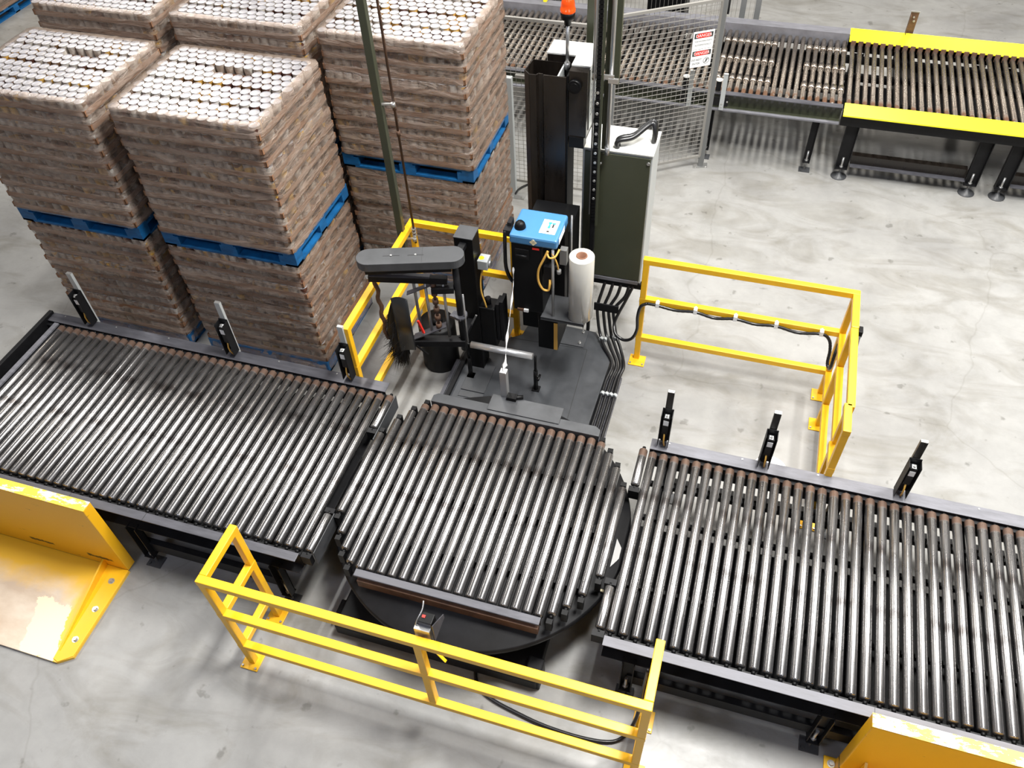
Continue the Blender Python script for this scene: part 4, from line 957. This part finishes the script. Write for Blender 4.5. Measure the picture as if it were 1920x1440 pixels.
b = MB(); b.tube(smooth_path([(-2.22, 6.70, .03), (-2.18, 6.68, .10), (-2.08, 6.60, .22), (-1.9, 6.5, .38), (-1.7, 6.4, .50)], 8), .012, 8, ribs=True); P.part(b, 'cable', M['cable'])
t = thing('mesh_fence', 'wire mesh fence beyond the far conveyor near the top edge', 'fence', (-1.9, 9.62, 0)); P = Local(t)
mesh_panel(P, (-3.4, 9.62), (-.22, 9.62), .10, 1.9, .048, .6); rails(P, (-3.4, 9.62), (-.22, 9.62), .10, 1.9)
for x in (-3.4, -1.9, -.40, -.24):
    b = MB(); b.box(x-.03, x+.03, 9.60, 9.66, 0, 2.1); P.part(b, 'post', M['fencegrey'])
# danger sign, on the angled fence
nrm = Vector((.634, -1, 0)).normalized(); drx = Vector((1, .634, 0)).normalized()
c0 = Vector((-.632, 7.5785, 1.32)) + nrm*.02
Sm = Matrix((drx, Vector((0, 0, 1)), nrm)).transposed().to_4x4(); Sm.translation = c0
t = thing('danger_sign', 'white two-part sign with red DANGER headings on the mesh fence', 'sign', tuple(c0)); P = Local(t)
b = MB(); b.box(-.104, .104, .003, .172, 0, .003, 0, Sm); b.box(-.104, .104, -.172, -.001, 0, .003, 0, Sm); P.part(b, 'plate', M['paper'])
b = MB()
for y0 in (.107, -.062): b.box(-.092, .092, y0, y0+.048, .003, .0034, 0, Sm)
pieces(P, b, 'black_band', M['ink'])
b = MB()
for y0 in (.107, -.062):
    vs = []
    for k in range(28): a = 2*PI*k/28; vs.append((.076*math.copysign(abs(math.cos(a))**.5, math.cos(a)), y0+.024+.022*math.copysign(abs(math.sin(a))**.7, math.sin(a)), .0038))
    b.add(vs, [tuple(range(28))], 0, False, Sm)
pieces(P, b, 'red_oval', M['red'])
b = MB(); vs = []
for k in range(32): a = 2*PI*k/32; vs += [(.056+.030*math.cos(a), -.118+.030*math.sin(a), .0036), (.056+.026*math.cos(a), -.118+.026*math.sin(a), .0036)]
b.add(vs, [(2*k, (2*k+2) % 64, (2*k+3) % 64, 2*k+1) for k in range(32)], 0, False, Sm)
mm = Sm @ Matrix.Translation((.056, -.118, .0037)) @ Matrix.Rotation(.75, 4, 'Z'); b.box(-.028, .028, -.002, .002, 0, .0003, 0, mm)
b.box(.051, .061, -.130, -.108, .0034, .0038, 0, Sm); b.box(.052, .060, -.106, -.098, .0034, .0038, 0, Sm)
mm = Sm @ Matrix.Translation((.056, -.118, .0035)) @ Matrix.Rotation(-.6, 4, 'Z'); b.box(-.003, .003, -.02, .02, 0, .0003, 0, mm)
P.part(b, 'no_entry_figure', M['ink'])
def text(P_, s, size, x, y, mat, z=.0042, name='lettering'):
    cu = bpy.data.curves.new(name, 'FONT'); cu.body = s; cu.size = size; cu.align_x = 'CENTER'; cu.align_y = 'CENTER'
    ob = bpy.data.objects.new(name, cu); COL.objects.link(ob)
    dg = bpy.context.evaluated_depsgraph_get(); me = bpy.data.meshes.new_from_object(ob.evaluated_get(dg)); bpy.data.objects.remove(ob)
    me.materials.clear(); me.materials.append(mat)
    ob = bpy.data.objects.new(name, me); COL.objects.link(ob); ob.parent = P_.r
    ob.matrix_local = Matrix.Translation(-P_.o) @ Sm @ Matrix.Translation((x, y, z)); return ob
text(P, 'DANGER', .040, 0, .130, M['paper']); text(P, 'DANGER', .040, 0, -.039, M['paper'])
text(P, 'THIS MACHINE STARTS', .0165, 0, .078, M['ink']); text(P, 'AUTOMATICALLY', .020, 0, .042, M['ink'])
text(P, 'DO NOT', .026, -.045, -.100, M['ink']); text(P, 'ENTER', .026, -.045, -.137, M['ink'])

# things beyond the far conveyor, at the top edge
t = thing('conveyor_drive', 'black drive unit with a hanging hose behind the far conveyor', 'motor', (-1.75, 9.9, 0)); P = Local(t)
b = MB(); b.box(-1.50, -1.05, 9.75, 10.1, .0, 1.15); P.part(b, 'motor_box', M['blackplastic'], bevel=.01)
b = MB(); b.tube(smooth_path([(-2.1, 9.55, 1.15), (-1.95, 9.52, 1.04), (-1.75, 9.52, 1.0), (-1.55, 9.55, 1.02), (-1.4, 9.6, 1.12), (-1.3, 9.75, 1.1)], 8), .035, 12); pieces(P, b, 'hose', M['cable'])
b = MB(); b.box(-1.62, -1.57, 9.50, 9.56, 1.08, 1.22); P.part(b, 'tag', M['white'])
t = thing('conveyor_drive', 'black drive gear seen above the far rollers left of the beacon', 'motor', (-2.9, 9.9, 0)); P = Local(t)
b = MB(); b.box(-3.1, -2.6, 9.70, 10.0, 0, .95); P.part(b, 'motor_box', M['blackplastic'], bevel=.01)
b = MB(); b.box(-2.66, -2.62, 9.36, 9.42, .80, .86); P.part(b, 'yellow_sticker', M['yellow_film'])
t = thing('junction_box', 'small black junction box with cable on the fence above the far conveyor', 'box', (-.55, 9.56, 1.1)); P = Local(t)
b = MB(); b.box(-.62, -.50, 9.53, 9.60, .98, 1.25); P.part(b, 'box', M['blackplastic'], bevel=.004)
b = MB(); b.box(-.585, -.54, 9.53, 9.57, .78, .98); b.tube(smooth_path([(-.62, 9.56, 1.2), (-.68, 9.55, 1.12), (-.64, 9.55, 1.03)], 6), .008, 8); P.part(b, 'cable', M['cable'])
b = MB(); b.cyl((-.58, 9.525, 1.15), (-.58, 9.53, 1.15), .008, 8); b.cyl((-.54, 9.525, 1.15), (-.54, 9.53, 1.15), .008, 8); pieces(P, b, 'screw', M['galv'])

# white lid on the floor
b = MB(); b.lathe((.585, 3.90, 0), [(0, .022), (.10, .022), (.118, .028), (.124, .022), (.124, .0)], 48); o = b.build('round_lid', M['whiteplastic']); tag(o, 'white round plastic lid on the floor behind the right conveyor', 'lid')

# ------------------------------------------------------------------ wrapped pallets of cans
def can_template(r=.0365, h=.094, n=18):
    prof = [(r*.97, 0), (r, .003), (r, h-.004), (r*1.0, h), (r*.93, h), (r*.90, h-.004), (r*.35, h-.003)]
    v = []; f = []; mi = []; sm = []
    for rr, z in prof:
        for i in range(n): t_ = 2*PI*i/n; v.append((rr*math.cos(t_), rr*math.sin(t_), z))
    for k in range(len(prof)-1):
        for i in range(n): f.append((k*n+i, k*n+(i+1) % n, (k+1)*n+(i+1) % n, (k+1)*n+i)); mi.append(0 if k < 2 else 1); sm.append(k in (1,))
    f.append(tuple(range((len(prof)-1)*n, len(prof)*n))); mi.append(1); sm.append(False)
    return v, f, mi, sm
CT = can_template()
_b = MB(); _b.v, _b.f, _b.mi, _b.sm = [list(a) for a in CT]; CAN_ME = _b.mesh('can', [M['label'], M['lid']])
CTv = np.array(CT[0])
CTlow = can_template(n=10); CTlv = np.array(CTlow[0])
def merged_cans(pts, name, parent):
    if not len(pts): return
    tv, (tf0, tf, tmi, tsm) = CTlv, (None, CTlow[1], CTlow[2], CTlow[3])
    nv = len(tv); V = (tv[None]+np.array(pts)[:, None]).reshape(-1, 3)
    F = []; 
    for i in range(len(pts)): F += [tuple(j+i*nv for j in f) for f in tf]
    me = bpy.data.meshes.new(name); me.from_pydata(V.tolist(), [], F); me.materials.append(M['label']); me.materials.append(M['lid'])
    me.polygons.foreach_set('material_index', tmi*len(pts)); me.polygons.foreach_set('use_smooth', tsm*len(pts)); me.update()
    o = bpy.data.objects.new(name, me); COL.objects.link(o); o.parent = parent; o['kind'] = 'stuff'; return o
CAMP = np.array([0, 0, 5.04])
NX, NY, NL = 15, 12, 10
def pallet(parent, w, d):
    b = MB()
    for k in range(6): y = -d/2+k*(d-.10)/5; b.box(-w/2, w/2, y, y+.10, .108, .13)
    for k in range(3): x = -w/2+k*(w-.10)/2; b.box(x, x+.10, -d/2, d/2, .092, .108)
    p = b.build('pallet', M['blue'], parent)
    b = MB()
    for k in range(3): y = -d/2+k*(d-.09)/2; b.box(-w/2, w/2, y, y+.09, 0, .018)
    for k in (0, 2): x = -w/2+k*(w-.10)/2; b.box(x, x+.10, -d/2, d/2, 0, .017)
    b.build('bottom_board', M['blue'], p)
    for i in range(3):
        for j in range(3):
            b = MB(); x = -w/2+i*(w-.14)/2; y = -d/2+j*(d-.10)/2; b.box(x, x+.14, y, y+.10, .018, .092); b.build('block', M['blue'], p)
    return p
def film_shell(parent, w, d, z0, z1, offs, seed, lip=True):
    rs = np.random.RandomState(seed); nz = NL*4+1; per = []
    nxs, nys = 30, 24
    c = .03
    for k in range(nxs): per.append((-w/2+c+(w-2*c)*k/(nxs-1), -d/2, 0, -1))
    for k in range(nys): per.append((w/2, -d/2+c+(d-2*c)*k/(nys-1), 1, 0))
    for k in range(nxs): per.append((w/2-c-(w-2*c)*k/(nxs-1), d/2, 0, 1))
    for k in range(nys): per.append((-w/2, d/2-c-(d-2*c)*k/(nys-1), -1, 0))
    n = len(per); ns = rs.randn(nz, n)*.0025; V = []
    for kz in range(nz):
        z = z0+(z1-z0)*kz/(nz-1); ly = min(int(kz/4), NL-1); ph = (kz % 4)/4; bul = .010*(1 if ph in (0.25,) else .55 if ph in (0, .5) else .05)
        ox, oy = offs[ly]
        for i, (x, y, nx, ny) in enumerate(per):
            cl_ = .0035*math.sin(i*2.4+ly) if ph > .4 else 0
            e = bul+ns[kz, i]+cl_+.004; V.append((x+ox+nx*e, y+oy+ny*e, z))
    F = [(k*n+i, k*n+(i+1) % n, (k+1)*n+(i+1) % n, (k+1)*n+i) for k in range(nz-1) for i in range(n)]
    if lip:
        base = (nz-1)*n; o2 = len(V)
        for i, (x, y, nx, ny) in enumerate(per):
            x_, y_ = x*(1-.085), y*(1-.10); V.append((x_+offs[-1][0], y_+offs[-1][1], z1+.004+rs.rand()*.004))
        F += [(base+i, base+(i+1) % n, o2+(i+1) % n, o2+i) for i in range(n)]
    me = bpy.data.meshes.new('stretch_film'); me.from_pydata(V, [], F); me.materials.append(M['film'])
    me.polygons.foreach_set('use_smooth', [True]*len(F)); me.update()
    o = bpy.data.objects.new('stretch_film', me); COL.objects.link(o); o.parent = parent; return o
def load(x0, y0, w, d, zb, label, upper, seed, missing=()):
    rs = np.random.RandomState(seed); cx, cy = x0+w/2, y0+d/2
    t = thing('wrapped_pallet', label, 'pallet of cans', (cx, cy, zb), 'stretch-wrapped pallets of cans')
    pallet(t, w, d)
    px, py = w/NX, d/NY; lh = (1.15-.13)/NL; offs = [(rs.uniform(-.009, .009), rs.uniform(-.009, .009)) for _ in range(NL)]
    cans = []
    for l in range(NL):
        z = .13+l*lh+.004; ox, oy = offs[l]
        tb = MB(); tb.box(-w/2, w/2, -d/2, d/2, 0, .003)
        for xs in (-w/2, w/2-.003): tb.box(xs, xs+.003, -d/2, d/2, 0, .044)
        for j in range(0, 5): yy = -d/2+min(j*d/4, d-.003); tb.box(-w/2, w/2, yy, yy+.003, 0, .044)
        tb.build('tray', M['tray'], t, loc=(ox, oy, z-.003))
        for j in range(NY):
            sh = 0
            for i in range(NX):
                if not (l == NL-1 and upper) and not (i in (0, NX-2, NX-1) or j in (0, NY-1)): continue
                if l == NL-1 and (i, j) in missing: continue
                sh = px/2 if j % 2 else 0
                if sh and i == NX-1: continue
                cans.append((-w/2+(i+.5)*px+sh*.96+ox, -d/2+(j//3)*d/4+.0385+(j % 3)*.0675*d/.895+oy+rs.uniform(-.001, .001), z+.001, l))
    c = np.array([q[:3] for q in cans]); wpos = c+np.array([cx, cy, zb])
    vis = np.array([(q[3] == NL-1 and upper) or q[1] < -d/2+py or q[0] > w/2-px*1.6 for q in cans])
    dist = np.linalg.norm(wpos-CAMP, axis=1)+(~vis)*100
    order = np.argsort(dist); 
    for i in order[:100]: put(CAN_ME, 'can', t, tuple(c[i]))
    merged_cans(c[order[100:]], 'can_rows', t)
    film_shell(t, w, d, .13 if upper else .03, 1.148, offs, seed+50, upper)
    return t
mA = [(i, 8) for i in (5, 6, 7, 8, 9)]
stacks = [
 ('A', -4.135, 3.945, 1.125, .895, 'in the front stack right of the dark gap', [(6, 8), (7, 8), (8, 8), (9, 8)]),
 ('B', -5.445, 3.93, 1.125, .90, 'in the leftmost front stack', [(7, 8), (8, 8), (9, 8), (10, 8)]),
 ('C', -5.745, 5.20, 1.11, .90, 'at upper left behind the leftmost stack', []),
 ('D', -4.49, 5.24, 1.13, .90, 'in the middle rear stack', []),
 ('E', -3.235, 5.245, 1.15, .94, 'in the stack behind the hanging mast', [])]
for i, (nm, x0, y0, w, d, desc, miss) in enumerate(stacks):
    load(x0, y0, w, d, 0, 'lower wrapped pallet of cans '+desc, False, 20+i)
    load(x0, y0, w, d, 1.15, 'upper wrapped pallet of cans '+desc, True, 40+i, miss)
load(-11.65, 8.3, 1.15, 1.9, 0, 'single pallet of cans far away in the top left corner', True, 61)
